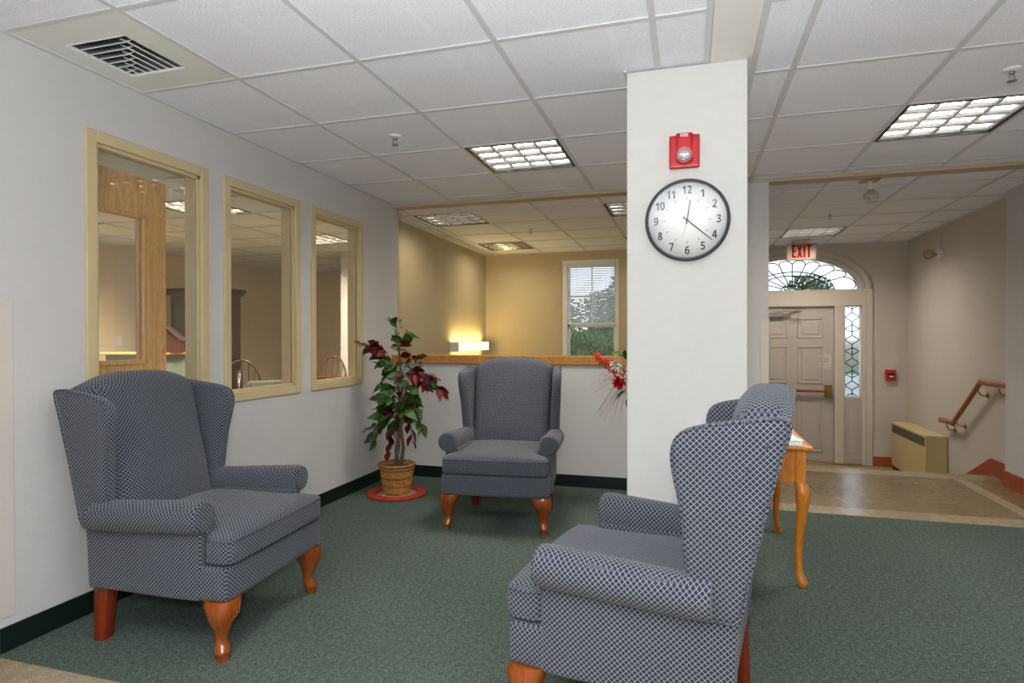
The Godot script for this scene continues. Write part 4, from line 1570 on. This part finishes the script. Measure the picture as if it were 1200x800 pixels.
	for sp in sprays:
		var a: Vector3 = sp[0]
		var e: Vector3 = sp[1]
		g = Geo.new()
		var path := []
		for i in 6:
			var f := i / 5.0
			path.append(a.lerp(e, f) + Vector3(0, 0.05 * sin(f * PI), 0))
		g.tube(path, [0.0035, 0.003, 0.0026, 0.0022, 0.0018, 0.0012], 5)
		part(t, "twig", g, M.bark)
		for i in sp[2]:
			if budget <= 0:
				break
			budget -= 1
			var f: float = lerpf(0.22, 1.0, (i + 0.5) / sp[2])
			var q := a.lerp(e, f) + Vector3(0, 0.05 * sin(f * PI), 0)
			var along := (e - a).normalized()
			var side := along.cross(Vector3.UP).normalized() * (1.0 if i % 2 else -1.0)
			var dir := along * rng.randf_range(0.3, 0.9) + side * rng.randf_range(0.3, 0.9) + Vector3(rng.randf_range(-0.3, 0.3), rng.randf_range(-0.75, 0.15), rng.randf_range(-0.2, 0.6))
			var red: bool = rng.randf() < sp[3]
			var o := part(t, "leaf", leaves[rng.randi() % 3], M.leaf_red[rng.randi() % 3] if red else M.leaf_green[rng.randi() % 3])
			o.transform = aim(q, dir, rng.randf_range(-1.2, 1.2)).scaled_local(Vector3.ONE * rng.randf_range(1.3, 1.85))

# ---------------------------------------------------------------- flowers behind the pillar
func make_flowers() -> void:
	rng.seed = 21
	var st := thing("pedestal_stand", "dark wooden plant stand hidden behind the pillar", "plant stand", Vector3(-0.22, 0, -4.36))
	var g := Geo.new()
	g.lathe([[0.0, 0.58], [0.15, 0.58], [0.155, 0.59], [0.15, 0.60], [0.0, 0.60]], 28)
	part(st, "top", g, M.cherry_dark)
	g = Geo.new()
	g.lathe([[0.0, 0.03], [0.03, 0.03], [0.022, 0.12], [0.03, 0.30], [0.018, 0.45], [0.03, 0.58], [0.0, 0.58]], 16)
	part(st, "column", g, M.cherry_dark)
	g = Geo.new()
	g.lathe([[0.0, 0.0], [0.12, 0.0], [0.115, 0.015], [0.04, 0.03], [0.0, 0.03]], 24)
	part(st, "foot", g, M.cherry_dark)
	var t := thing("flower_arrangement", "arrangement of coral, white and red flowers peeking out left of the pillar", "flowers", Vector3(-0.22, 0.60, -4.36))
	g = Geo.new()
	g.lathe([[0.0, 0.0], [0.05, 0.0], [0.075, 0.06], [0.06, 0.14], [0.045, 0.16], [0.0, 0.155]], 24)
	part(t, "vase", g, M.white)
	# coral spike of small blossoms
	var bl := Geo.new()
	bl.lathe([[0.0, 0.0], [0.006, 0.004], [0.010, 0.013], [0.004, 0.011], [0.0, 0.009]], 7)
	var blm := bl.mesh()
	g = Geo.new()
	g.tube([Vector3(-0.01, 0.14, 0), Vector3(-0.14, 0.26, 0.03), Vector3(-0.27, 0.36, 0.05), Vector3(-0.42, 0.48, 0.06)], [0.004, 0.0035, 0.003, 0.002], 6)
	part(t, "stem", g, M.leaf_green[1])
	for i in 52:
		var f := i / 51.0
		var q := Vector3(-0.24, 0.335, 0.05).lerp(Vector3(-0.43, 0.49, 0.06), f)
		var sp := lerpf(0.040, 0.010, f)
		var d := Vector3(rng.randf_range(-1, 1), rng.randf_range(-1, 1), rng.randf_range(-1, 1)).normalized()
		part(t, "coral_blossom", blm, M.coral).transform = aim(q + d * sp, d, 0.0).scaled_local(Vector3.ONE * rng.randf_range(0.9, 1.5))
	# white and scarlet blooms
	var petal := leaf_mesh(0.055, 0.020, 0.35)
	for fl in [[Vector3(-0.285, 0.425, 0.05), M.petal_white, "white_petal", 1.0], [Vector3(-0.262, 0.300, 0.06), M.scarlet, "scarlet_petal", 1.1], [Vector3(-0.13, 0.37, 0.08), M.petal_white, "white_petal", 1.0]]:
		g = Geo.new()
		g.tube([Vector3(0, 0.14, 0), (fl[0] as Vector3) * Vector3(0.6, 0.8, 0.6), fl[0]], 0.003, 6)
		part(t, "stem", g, M.leaf_green[1])
		for ring in 3:
			for k in 7:
				var th := TAU * (k + ring * 0.5) / 7.0
				var open := [0.35, 0.8, 1.25][ring] as float
				var d := Vector3(cos(th) * sin(open), sin(th) * sin(open), cos(open)).rotated(Vector3.UP, -0.4)
				part(t, fl[2], petal, fl[1]).transform = aim(fl[0], d, rng.randf_range(-0.3, 0.3)).scaled_local(Vector3.ONE * fl[3])
	# leaves and dry grass
	var lf := leaf_mesh(0.095, 0.022, 0.3)
	for q in [[Vector3(-0.21, 0.45, 0.02), Vector3(-0.2, 0.8, 0.3)], [Vector3(-0.24, 0.47, 0.02), Vector3(-0.7, 0.6, 0.2)], [Vector3(-0.20, 0.50, 0.0), Vector3(0.1, 1, 0.2)], [Vector3(-0.23, 0.50, 0.03), Vector3(-0.9, 0.2, 0.4)], [Vector3(-0.22, 0.24, 0.04), Vector3(-0.6, -0.3, 0.5)], [Vector3(-0.24, 0.22, 0.02), Vector3(-0.9, -0.5, 0.3)], [Vector3(-0.20, 0.20, 0.05), Vector3(-0.2, -0.8, 0.5)], [Vector3(-0.18, 0.36, 0.1), Vector3(0.2, 0.3, 1)]]:
		part(t, "leaf", lf, M.leaf_green[rng.randi() % 3]).transform = aim(q[0], q[1], rng.randf_range(-0.8, 0.8))
	for k in 34:
		g = Geo.new()
		var a := Vector3(-0.12, rng.randf_range(0.18, 0.32), 0.02)
		var e := Vector3(rng.randf_range(-0.45, -0.24), rng.randf_range(0.05, 0.38), rng.randf_range(-0.08, 0.12))
		var mid := (a + e) * 0.5 + Vector3(-0.04, rng.randf_range(0.02, 0.09), 0)
		g.tube([a, mid, e, e + Vector3(rng.randf_range(-0.04, 0.01), -0.035, 0)], [0.0016, 0.0014, 0.0012, 0.0006], 4)
		part(t, "grass_blade", g, M.grass_dry)

# ---------------------------------------------------------------- end table
func make_table() -> void:
	var t := thing("end_table", "honey oak end table with cabriole legs behind the nearest wing chair", "table", Vector3(0.36, 0, -3.64))
	var g := Geo.new()
	var outline := dense(rounded([Vector2(-0.205, -0.46), Vector2(0.205, -0.46), Vector2(0.205, 0.46), Vector2(-0.205, 0.46)], 0.02), 0.1)
	g.slab(outline, 0.020, 0.008, func(q, w): return Vector3(q.x, 0.674 + w, q.y), 3)
	part(t, "table_top", g, M.honey)
	for s in [-1, 1]:
		g = Geo.new()
		g.prism(PackedVector2Array([Vector2(-0.15, 0.664), Vector2(-0.15, 0.52), Vector2(-0.10, 0.50), Vector2(-0.05, 0.515), Vector2(0.05, 0.515), Vector2(0.10, 0.50), Vector2(0.15, 0.52), Vector2(0.15, 0.664)]), 0.016, Transform3D(Basis.IDENTITY, Vector3(0, 0, s * 0.425 - 0.008)))
		part(t, "apron", g, M.honey)
		g = Geo.new()
		g.span(Vector3(s * 0.16 - 0.008, 0.51, -0.41), Vector3(s * 0.16 + 0.008, 0.664, 0.41), 0.002)
		part(t, "apron", g, M.honey)
		for e in [-1, 1]:
			g = Geo.new()
			g.span(Vector3(s * 0.152 - 0.023, 0.50, e * 0.417 - 0.023), Vector3(s * 0.152 + 0.023, 0.664, e * 0.417 + 0.023), 0.003)
			var rings := []
			for q in [[0.505, 0.025, 0.0], [0.485, 0.030, 0.006], [0.45, 0.032, 0.010], [0.40, 0.029, 0.009], [0.33, 0.025, 0.004], [0.24, 0.021, -0.004], [0.15, 0.0175, -0.008], [0.085, 0.0165, -0.006], [0.05, 0.019, 0.0], [0.028, 0.024, 0.008], [0.012, 0.024, 0.010], [0.0, 0.018, 0.009]]:
				var ring := PackedVector3Array()
				for k in 14:
					var th := TAU * k / 14.0
					ring.append(Vector3(s * (0.152 + q[2]) + cos(th) * q[1], q[0], e * (0.417 + q[2]) + sin(th) * q[1]))
				rings.append(ring)
			g.loft(rings)
			part(t, "leg", g, M.honey)
	# printed sheets on top
	for k in 3:
		var labels := ["bottom white booklet on the end table", "middle white booklet on the end table", "topmost white booklet on the end table"]
		var b := thing("booklet", labels[k], "booklet", Vector3(0.42 - k * 0.006, 0.6845 + k * 0.008, -3.34 - k * 0.01), 0.08 * k - 0.05, "booklets on the end table")
		g = Geo.new()
		g.slab(dense(rounded([Vector2(-0.105, -0.14), Vector2(0.105, -0.14), Vector2(0.105, 0.14), Vector2(-0.105, 0.14)], 0.012), 0.05), 0.007, 0.003, func(q, w): return Vector3(q.x, 0.0035 + w + 0.004 * pow(absf(q.x) / 0.105, 3.0) * (0.5 if k == 2 else 0.0), q.y), 2)
		part(b, "cover", g, M.paper)
		if k == 2:
			g = Geo.new()
			for r in 4:
				g.span(Vector3(-0.07, 0.0072, -0.09 + r * 0.05), Vector3(0.06, 0.0078, -0.075 + r * 0.05))
			part(b, "print", g, flat(Color(0.62, 0.62, 0.64), 0.8))

# ---------------------------------------------------------------- entry hall fittings
func make_hall() -> void:
	# exit sign
	var t := thing("exit_sign", "white hanging EXIT sign with red letters above the entry door", "exit sign", Vector3(1.285, 2.25, -8.05))
	var g := Geo.new()
	g.span(Vector3(-0.165, -0.105, -0.025), Vector3(0.165, 0.095, 0.025), 0.006)
	part(t, "housing", g, flat(Color(0.58, 0.53, 0.47), 0.6))
	g = Geo.new()
	g.span(Vector3(-0.10, 0.095, -0.04), Vector3(0.10, CEIL - 2.25 + 0.003, 0.04), 0.006)
	part(t, "canopy", g, M.trim_cream)
	var rects := {"E": [[0, 0, 0.023, 0.155], [0, 0, 0.048, 0.023], [0, 0.066, 0.042, 0.089], [0, 0.132, 0.048, 0.155]], "I": [[0.0, 0, 0.023, 0.155]], "T": [[0, 0.132, 0.056, 0.155], [0.0165, 0, 0.0395, 0.155]]}
	var x := -0.108
	for ch in ["E", "X", "I", "T"]:
		g = Geo.new()
		if ch == "X":
			var a := atan2(0.038, 0.15)
			for s in [-1, 1]:
				g.box(Vector3.ZERO, Vector3(0.022, 0.155, 0.003), 0.0, Transform3D(Basis(Vector3.BACK, s * a), Vector3(x + 0.026, 0.0, 0.0265)))
		else:
			for q in rects[ch]:
				g.span(Vector3(x + q[0], -0.075 + q[1], 0.025), Vector3(x + q[2], -0.075 + q[3], 0.028))
		part(t, "letter", g, M.red_text)
		x += {"E": 0.060, "X": 0.066, "I": 0.034, "T": 0.05}[ch]
	# fire pull
	t = thing("fire_pull_station", "small red fire alarm pull box right of the entry door", "fire alarm", Vector3(2.36, 0.742, DZ))
	g = Geo.new()
	g.span(Vector3(-0.057, -0.068, 0), Vector3(0.057, 0.068, 0.04), 0.006)
	part(t, "box", g, M.red)
	g = Geo.new()
	g.span(Vector3(-0.034, -0.032, 0.04), Vector3(0.034, 0.026, 0.046), 0.002)
	part(t, "recess_plate", g, M.dark)
	g = Geo.new()
	g.span(Vector3(-0.022, -0.022, 0.045), Vector3(0.022, -0.004, 0.062), 0.003)
	part(t, "pull_handle", g, M.white)
	# globe emergency lamp on the hall ceiling
	t = thing("globe_lamp", "clear globe lamp head hanging from the hall ceiling", "lamp", Vector3(1.285, CEIL + 0.003, -5.11))
	g = Geo.new()
	g.box(Vector3(0, -0.006, 0), Vector3(0.125, 0.012, 0.125), 0.004)
	part(t, "mounting_plate", g, M.brass)
	g = Geo.new()
	g.lathe([[0.0, -0.010], [0.020, -0.010], [0.016, -0.045], [0.026, -0.058], [0.030, -0.070], [0.0, -0.070]], 16)
	part(t, "socket", g, flat(Color(0.85, 0.80, 0.70), 0.4))
	var tip := Transform3D(Basis(Vector3.RIGHT, -0.5), Vector3(0.005, -0.125, 0.008))
	g = Geo.new()
	var sph := []
	for i in 13:
		var a := -PI / 2 + PI * i / 12.0
		sph.append([0.056 * cos(a) + 0.0004, 0.056 * sin(a)])
	g.lathe(sph, 20, tip)
	part(t, "globe", g, M.crystal)
	g = Geo.new()
	var bowl := []
	for i in 8:
		var a := -0.1 + (PI / 2 + 0.1) * i / 7.0
		bowl.append([0.050 * cos(a) + 0.0004, 0.050 * sin(a)])
	for i in 8:
		var a := PI / 2 - (PI / 2 + 0.1) * i / 7.0
		bowl.append([0.047 * cos(a) + 0.0003, 0.047 * sin(a)])
	g.lathe(bowl, 20, tip)
	part(t, "reflector", g, M.chrome)
	g = Geo.new()
	g.lathe([[0.0, -0.012], [0.010, -0.008], [0.012, 0.004], [0.007, 0.02], [0.0, 0.022]], 12, tip)
	part(t, "bulb", g, M.white)
	# wall lamp head with conduit
	t = thing("emergency_lamp", "brass emergency lamp head on the hall's right wall below a thin conduit", "lamp", Vector3(2.55, 2.09, -7.47))
	g = Geo.new()
	g.lathe([[0.0, 0.0], [0.055, 0.0], [0.055, 0.028], [0.045, 0.035], [0.0, 0.035]], 20, Transform3D(Basis(Vector3.BACK, PI / 2), Vector3.ZERO))
	part(t, "wall_box", g, M.white_soft)
	g = Geo.new()
	g.tube([Vector3(-0.012, 0.04, 0), Vector3(-0.012, CEIL - 2.09, 0)], 0.008, 8)
	part(t, "conduit", g, M.trim_cream)
	g = Geo.new()
	g.tube([Vector3(-0.03, 0, 0), Vector3(-0.075, 0.0, -0.01)], 0.010, 8)
	part(t, "neck", g, M.brass)
	var head := Transform3D(Basis(Vector3.BACK, PI / 2) * Basis(Vector3.RIGHT, 0.7), Vector3(-0.075, 0, -0.01))
	g = Geo.new()
	g.lathe([[0.0, 0.0], [0.025, 0.0], [0.042, 0.035], [0.052, 0.075], [0.052, 0.082], [0.046, 0.080], [0.034, 0.040], [0.0, 0.012]], 20, head)
	part(t, "shade", g, M.brass)
	g = Geo.new()
	g.lathe([[0.0, 0.066], [0.047, 0.066], [0.047, 0.072], [0.03, 0.079], [0.0, 0.082]], 20, head)
	part(t, "lens", g, M.crystal)
	# convector cabinet
	t = thing("heater_cabinet", "beige convector heater cabinet along the hall's right wall", "heater", Vector3(2.44, -0.39, -7.82))
	g = Geo.new()
	g.span(Vector3(-0.095, 0.05, -0.55), Vector3(0.105, 0.575, 0.55), 0.006)
	part(t, "cabinet", g, M.heater)
	g = Geo.new()
	g.span(Vector3(-0.085, 0.0, -0.54), Vector3(0.09, 0.05, 0.54))
	part(t, "plinth", g, M.dark)
	g = Geo.new()
	g.span(Vector3(-0.0965, 0.455, -0.53), Vector3(-0.094, 0.55, 0.53))
	var gr := part(t, "grille", g, M.heater_dark)
	for k in 5:
		g = Geo.new()
		g.box(Vector3(-0.099, 0.465 + k * 0.019, 0), Vector3(0.007, 0.005, 1.05), 0.001)
		part(gr, "grille_bar", g, M.heater_dark)
	# handrail
	t = thing("handrail", "brown wooden handrail on brass brackets beside the entry stair", "handrail", Vector3(2.47, 0, 0))
	g = Geo.new()
	var pts := [Vector3(0, 0.812, -5.88), Vector3(0, 0.812, -6.34), Vector3(0, 0.365, -6.93), Vector3(0, 0.358, -7.24)]
	for i in 3:
		var a: Vector3 = pts[i]
		var b: Vector3 = pts[i + 1]
		var d := (b - a).normalized()
		var up := d.cross(Vector3.RIGHT).normalized()
		if up.y < 0:
			up = -up
		var rings := []
		for q in [a - d * 0.012, b + d * 0.012]:
			var ring := PackedVector3Array()
			for k in 12:
				var th := TAU * k / 12.0
				ring.append(q + Vector3.RIGHT * 0.019 * cos(th) + up * 0.026 * sin(th))
			rings.append(ring)
		g.loft(rings)
	part(t, "rail", g, M.rail)
	for q in [Vector3(0, 0.80, -6.02), Vector3(0, 0.76, -6.40), Vector3(0, 0.42, -6.86), Vector3(0, 0.35, -7.10)]:
		g = Geo.new()
		g.tube([q + Vector3(0, -0.02, 0), q + Vector3(0.02, -0.065, 0), q + Vector3(0.05, -0.075, 0), q + Vector3(0.079, -0.07, 0)], 0.006, 8)
		g.lathe([[0.0, 0.0], [0.028, 0.0], [0.026, 0.008], [0.012, 0.014], [0.0, 0.014]], 16, Transform3D(Basis(Vector3.BACK, PI / 2), q + Vector3(0.08, -0.07, 0)))
		part(t, "bracket", g, M.brass)

# ---------------------------------------------------------------- yellow room lamp
func make_wall_lamp() -> void:
	var t := thing("wall_lamp", "glowing white box lamp on the yellow room's left wall", "lamp", Vector3(-2.81, 1.10, -7.43))
	var g := Geo.new()
	for s in [-1, 1]:
		g = Geo.new()
		g.span(Vector3(0, -0.056, s * 0.565), Vector3(0.113, 0.056, s * 0.585), 0.002)
		part(t, "end_cap", g, M.white_soft)
	g = Geo.new()
	g.span(Vector3(0.103, -0.054, -0.565), Vector3(0.111, 0.054, 0.565), 0.002)
	part(t, "diffuser", g, M.diffuser)
	g = Geo.new()
	g.span(Vector3(0.0, -0.03, -0.565), Vector3(0.02, 0.03, 0.565))
	part(t, "back_plate", g, M.white)
	g = Geo.new()
	g.tube([Vector3(0.055, 0, -0.55), Vector3(0.055, 0, 0.55)], 0.013, 8)
	part(t, "lamp_tube", g, M.tube)
	var wc := Color(1.0, 0.85, 0.52)
	area(t, Vector3(0.062, 0.057, 0), Vector2(0.07, 1.1), 0.55, wc, Vector3(PI / 2, 0, 0))
	area(t, Vector3(0.062, -0.057, 0), Vector2(0.07, 1.1), 0.2, wc, Vector3(-PI / 2, 0, 0))
	area(t, Vector3(0.118, 0, 0), Vector2(1.1, 0.1), 0.35, wc, Vector3(0, -PI / 2, 0))

# ---------------------------------------------------------------- room behind the interior windows
func make_dining() -> void:
	# open oak door
	var d := setting("door_2", "pale oak door with a glass light standing open behind the nearest interior window", "door")
	var x := -2.90
	var z0 := -2.765
	var z1 := -1.80
	for e in [[Vector3(x - 0.022, 0.01, z0), Vector3(x + 0.022, 2.09, z0 + 0.135), "stile"], [Vector3(x - 0.022, 0.01, z1 - 0.135), Vector3(x + 0.022, 2.09, z1), "stile"], [Vector3(x - 0.0215, 1.885, z0 + 0.135), Vector3(x + 0.0215, 2.09, z1 - 0.135), "top_rail"], [Vector3(x - 0.0215, 0.01, z0 + 0.135), Vector3(x + 0.0215, 1.07, z1 - 0.135), "lower_panel"]]:
		var g := Geo.new()
		g.span(e[0], e[1], 0.002)
		part(d, e[2], g, M.oak_pale)
	var g := Geo.new()
	for s in [-1, 1]:
		g.span(Vector3(x + s * 0.010, 1.07, z0 + 0.135), Vector3(x + s * 0.030, 1.885, z0 + 0.155), 0.003)
		g.span(Vector3(x + s * 0.010, 1.07, z1 - 0.155), Vector3(x + s * 0.030, 1.885, z1 - 0.135), 0.003)
		g.span(Vector3(x + s * 0.010, 1.07, z0 + 0.135), Vector3(x + s * 0.036, 1.095, z1 - 0.135), 0.003)
		g.span(Vector3(x + s * 0.010, 1.865, z0 + 0.135), Vector3(x + s * 0.030, 1.885, z1 - 0.135), 0.003)
	part(d, "glazing_bead", g, M.oak_pale)
	g = Geo.new()
	g.span(Vector3(x - 0.003, 1.07, z0 + 0.135), Vector3(x + 0.003, 1.885, z1 - 0.135))
	part(d, "pane", g, M.pane)
	# wall outlet seen through the door glass
	var t := thing("wall_outlet", "white switch plate seen through the oak door glass", "outlet", Vector3(-7.0, 1.18, -6.0))
	g = Geo.new()
	g.span(Vector3(0, -0.06, -0.04), Vector3(0.006, 0.06, 0.04), 0.002)
	part(t, "plate", g, M.white)
	# hutch
	t = thing("china_hutch", "tall dark wood hutch seen through the first two interior windows", "cabinet", Vector3(-6.05, 0, -6.45), 0.0)
	g = Geo.new()
	g.span(Vector3(-0.40, 0.0, -0.20), Vector3(0.36, 1.76, 0.19), 0.004)
	part(t, "body", g, M.walnut)
	g = Geo.new()
	g.span(Vector3(-0.44, 1.76, -0.23), Vector3(0.40, 1.80, 0.23), 0.008)
	g.span(Vector3(-0.46, 1.80, -0.25), Vector3(0.42, 1.85, 0.25), 0.012)
	part(t, "crown", g, M.walnut)
	for k in 2:
		g = Geo.new()
		var a := -0.37 + k * 0.36
		g.span(Vector3(a, 0.95, 0.19), Vector3(a + 0.34, 1.72, 0.205), 0.003)
		var dr := part(t, "glass_door", g, M.walnut)
		g = Geo.new()
		g.span(Vector3(a + 0.05, 1.0, 0.204), Vector3(a + 0.29, 1.67, 0.209))
		part(dr, "pane", g, flat(Color(0.07, 0.10, 0.05), 0.06))
		g = Geo.new()
		g.span(Vector3(a, 0.08, 0.19), Vector3(a + 0.34, 0.90, 0.208), 0.004)
		part(t, "lower_door", g, M.walnut)
	# counter with a small wooden house
	t = thing("side_counter", "grey-green counter with a thin pale top seen through the nearest interior window", "counter", Vector3(-5.62, 0, -5.25))
	g = Geo.new()
	g.span(Vector3(-0.42, 0, -0.24), Vector3(0.28, 1.035, 0.24), 0.004)
	part(t, "body", g, flat(Color(0.46, 0.50, 0.44), 0.6))
	g = Geo.new()
	g.span(Vector3(-0.46, 1.035, -0.27), Vector3(0.34, 1.06, 0.27), 0.005)
	part(t, "counter_top", g, M.oak_pale)
	t = thing("wooden_house", "small reddish wooden house with a peaked roof on the counter", "ornament", Vector3(-5.36, 1.06, -5.18), 0.5)
	g = Geo.new()
	g.prism(PackedVector2Array([Vector2(-0.13, 0), Vector2(0.13, 0), Vector2(0.13, 0.13), Vector2(0, 0.25), Vector2(-0.13, 0.13)]), 0.18, Transform3D(Basis.IDENTITY, Vector3(0, 0, -0.09)))
	part(t, "walls", g, flat(Color(0.30, 0.13, 0.07), 0.6))
	for s in [-1, 1]:
		g = Geo.new()
		g.box(Vector3.ZERO, Vector3(0.21, 0.014, 0.22), 0.002, Transform3D(Basis(Vector3.BACK, -s * 0.745), Vector3(s * 0.075, 0.197, 0)))
		part(t, "roof_slope", g, flat(Color(0.22, 0.09, 0.05), 0.6))
	t = thing("small_box", "small brown box with a pale lid on the counter beside the wooden house", "box", Vector3(-5.56, 1.06, -5.06), 0.2)
	g = Geo.new()
	g.span(Vector3(-0.06, 0, -0.05), Vector3(0.06, 0.07, 0.05), 0.003)
	part(t, "body", g, flat(Color(0.42, 0.18, 0.08), 0.6))
	g = Geo.new()
	g.span(Vector3(-0.063, 0.07, -0.053), Vector3(0.063, 0.085, 0.053), 0.003)
	part(t, "lid", g, flat(Color(0.75, 0.62, 0.45), 0.6))
	# windsor chairs
	var a := windsor("windsor_chair", "dark hoop-back chair with thin spindles seen through the middle interior window", M.walnut)
	a.position = Vector3(-4.65, 0, -5.52)
	a.rotation.y = 0.9
	var b := windsor("captain_chair", "oak spindle armchair seen through the farthest interior window", M.brown_wood)
	b.position = Vector3(-4.62, 0, -7.0)
	b.rotation.y = 0.3
	# green armchair with black arms
	t = thing("office_armchair", "green armchair with black arms seen low in the middle interior window", "armchair", Vector3(-4.05, 0, -5.12), 0.75)
	g = Geo.new()
	g.slab(dense(rounded([Vector2(-0.20, 0.50), Vector2(0.20, 0.50), Vector2(0.19, 0.77), Vector2(-0.19, 0.77)], 0.05), 0.08), 0.06, 0.02, func(q, w): return Vector3(q.x, q.y, -0.22 - (q.y - 0.5) * 0.15 + w))
	part(t, "backrest", g, M.teal_cloth)
	g = Geo.new()
	g.slab(dense(rounded([Vector2(-0.23, -0.22), Vector2(0.23, -0.22), Vector2(0.23, 0.24), Vector2(-0.23, 0.24)], 0.05), 0.08), 0.07, 0.025, func(q, w): return Vector3(q.x, 0.44 + w, q.y))
	part(t, "seat", g, M.teal_cloth)
	for s in [-1, 1]:
		g = Geo.new()
		g.tube([Vector3(s * 0.26, 0.44, 0.20), Vector3(s * 0.27, 0.66, 0.19), Vector3(s * 0.27, 0.80, 0.12), Vector3(s * 0.27, 0.86, -0.02), Vector3(s * 0.26, 0.87, -0.20), Vector3(s * 0.24, 0.80, -0.27)], 0.02, 8)
		part(t, "arm", g, M.black)
		for e in [-1, 1]:
			g = Geo.new()
			g.tube([Vector3(s * 0.21, 0.42, e * 0.19), Vector3(s * 0.24, 0.0, e * 0.24)], 0.015, 8)
			part(t, "leg", g, M.black)

func windsor(called: String, label: String, m: Material) -> Node3D:
	var t := thing(called, label, "chair")
	var g := Geo.new()
	g.slab(smooth_poly([Vector2(-0.21, -0.19), Vector2(0.21, -0.19), Vector2(0.24, 0.08), Vector2(0.15, 0.22), Vector2(-0.15, 0.22), Vector2(-0.24, 0.08)], 4), 0.04, 0.015, func(q, w): return Vector3(q.x, 0.44 + w, q.y), 3)
	part(t, "seat", g, m)
	g = Geo.new()
	var path := []
	for i in 17:
		var th := PI * i / 16.0
		path.append(Vector3(0.20 * cos(th) * (1.0 + 0.12 * sin(th)), 0.46 + 0.50 * pow(sin(th), 0.75), -0.16 - 0.12 * sin(th)))
	g.tube(path, 0.012, 8)
	part(t, "hoop", g, m)
	for k in 7:
		var th := deg_to_rad(30 + k * 20)
		g = Geo.new()
		g.tube([Vector3(cos(th) * 0.17, 0.45, -0.16), Vector3(0.20 * cos(th) * (1.0 + 0.12 * sin(th)), 0.46 + 0.50 * pow(sin(th), 0.75), -0.16 - 0.12 * sin(th))], 0.006, 6)
		part(t, "spindle", g, m)
	if called == "captain_chair":
		g = Geo.new()
		var arm := []
		for i in 13:
			var th := -0.15 + (PI + 0.3) * i / 12.0
			arm.append(Vector3(0.27 * cos(th), 0.68, 0.12 - 0.36 * sin(th)))
		g.tube(arm, 0.018, 8)
		part(t, "arm_bow", g, m)
	for s in [-1, 1]:
		for e in [-1, 1]:
			g = Geo.new()
			g.tube([Vector3(s * 0.14, 0.43, e * 0.13), Vector3(s * 0.18, 0.2, e * 0.17), Vector3(s * 0.21, 0.0, e * 0.20)], [0.014, 0.018, 0.011], 8)
			part(t, "leg", g, m)
	return t

# ---------------------------------------------------------------- outdoors
func tree(at: Vector3, h: float, r: float, label: String, seed_at: int) -> void:
	rng.seed = seed_at
	var t := thing("tree", label, "tree", at, 0.0, "trees outside")
	var g := Geo.new()
	g.tube([Vector3(0, 0, 0), Vector3(0.05, h * 0.3, 0), Vector3(0, h * 0.6, 0.05), Vector3(0, h * 0.85, 0)], [0.14, 0.11, 0.07, 0.03], 8)
	part(t, "trunk", g, M.bark)
	var lg := Geo.new()
	lg.quad(Vector3(0, 0, 0), Vector3(0.035, 0.06, 0.008), Vector3(0, 0.13, -0.01), Vector3(-0.035, 0.06, 0.008), 1)
	var lf := lg.mesh()
	for layer in 3:
		var st := SurfaceTool.new()
		st.begin(Mesh.PRIMITIVE_TRIANGLES)
		for k in 2200:
			var d := Vector3(rng.randfn(), rng.randfn() * 1.1, rng.randfn()).normalized() * pow(rng.randf(), 0.5)
			var q := Vector3(0, h * 0.58, 0) + d * Vector3(r, h * 0.42, r)
			st.append_from(lf, 0, aim(q, d + Vector3(rng.randf_range(-0.7, 0.7), -0.3, rng.randf_range(-0.7, 0.7)), rng.randf() * 3.0).scaled_local(Vector3.ONE * rng.randf_range(0.7, 1.5)))
		var o := part(t, "foliage", st.commit(), M.tree_leaf[layer])
		o.set_meta("kind", "stuff")

func make_outdoors() -> void:
	var g := Geo.new()
	g.span(Vector3(-14, -0.75, -8.63), Vector3(14, -0.55, -40))
	setting_mesh("ground", "grass outside the building", "lawn", g, M.lawn)
	g = Geo.new()
	g.span(Vector3(-0.2, -0.55, -8.63), Vector3(8.5, -0.42, -30.0), 0.01)
	setting_mesh("ground_porch", "pale concrete walk outside the entry door", "ground", g, M.asphalt)
	tree(Vector3(-5.4, -0.55, -20.0), 4.0, 1.7, "leafy green tree outside the yellow room window, left one", 101)
	tree(Vector3(-1.4, -0.55, -22.0), 4.4, 1.8, "leafy green tree outside the yellow room window, right one", 102)
	tree(Vector3(3.9, -0.42, -23.0), 3.8, 1.0, "leafy green tree outside the entry door, seen low in the fanlight", 103)
	tree(Vector3(-3.3, -0.55, -26.0), 3.8, 1.9, "leafy green tree farther off between the other two outside the yellow room", 104)
	tree(Vector3(-2.7, -0.55, -15.5), 1.9, 1.5, "low green shrub just outside the yellow room window", 105)

func _ready() -> void:
	make_view()
	make_textures()
	make_materials()
	make_shell()
	make_ceiling()
	make_chairs()
	make_clock()
	make_strobe()
	make_ficus()
	make_table()
	make_hall()
	make_wall_lamp()
	make_flowers()
	make_dining()
	make_outdoors()
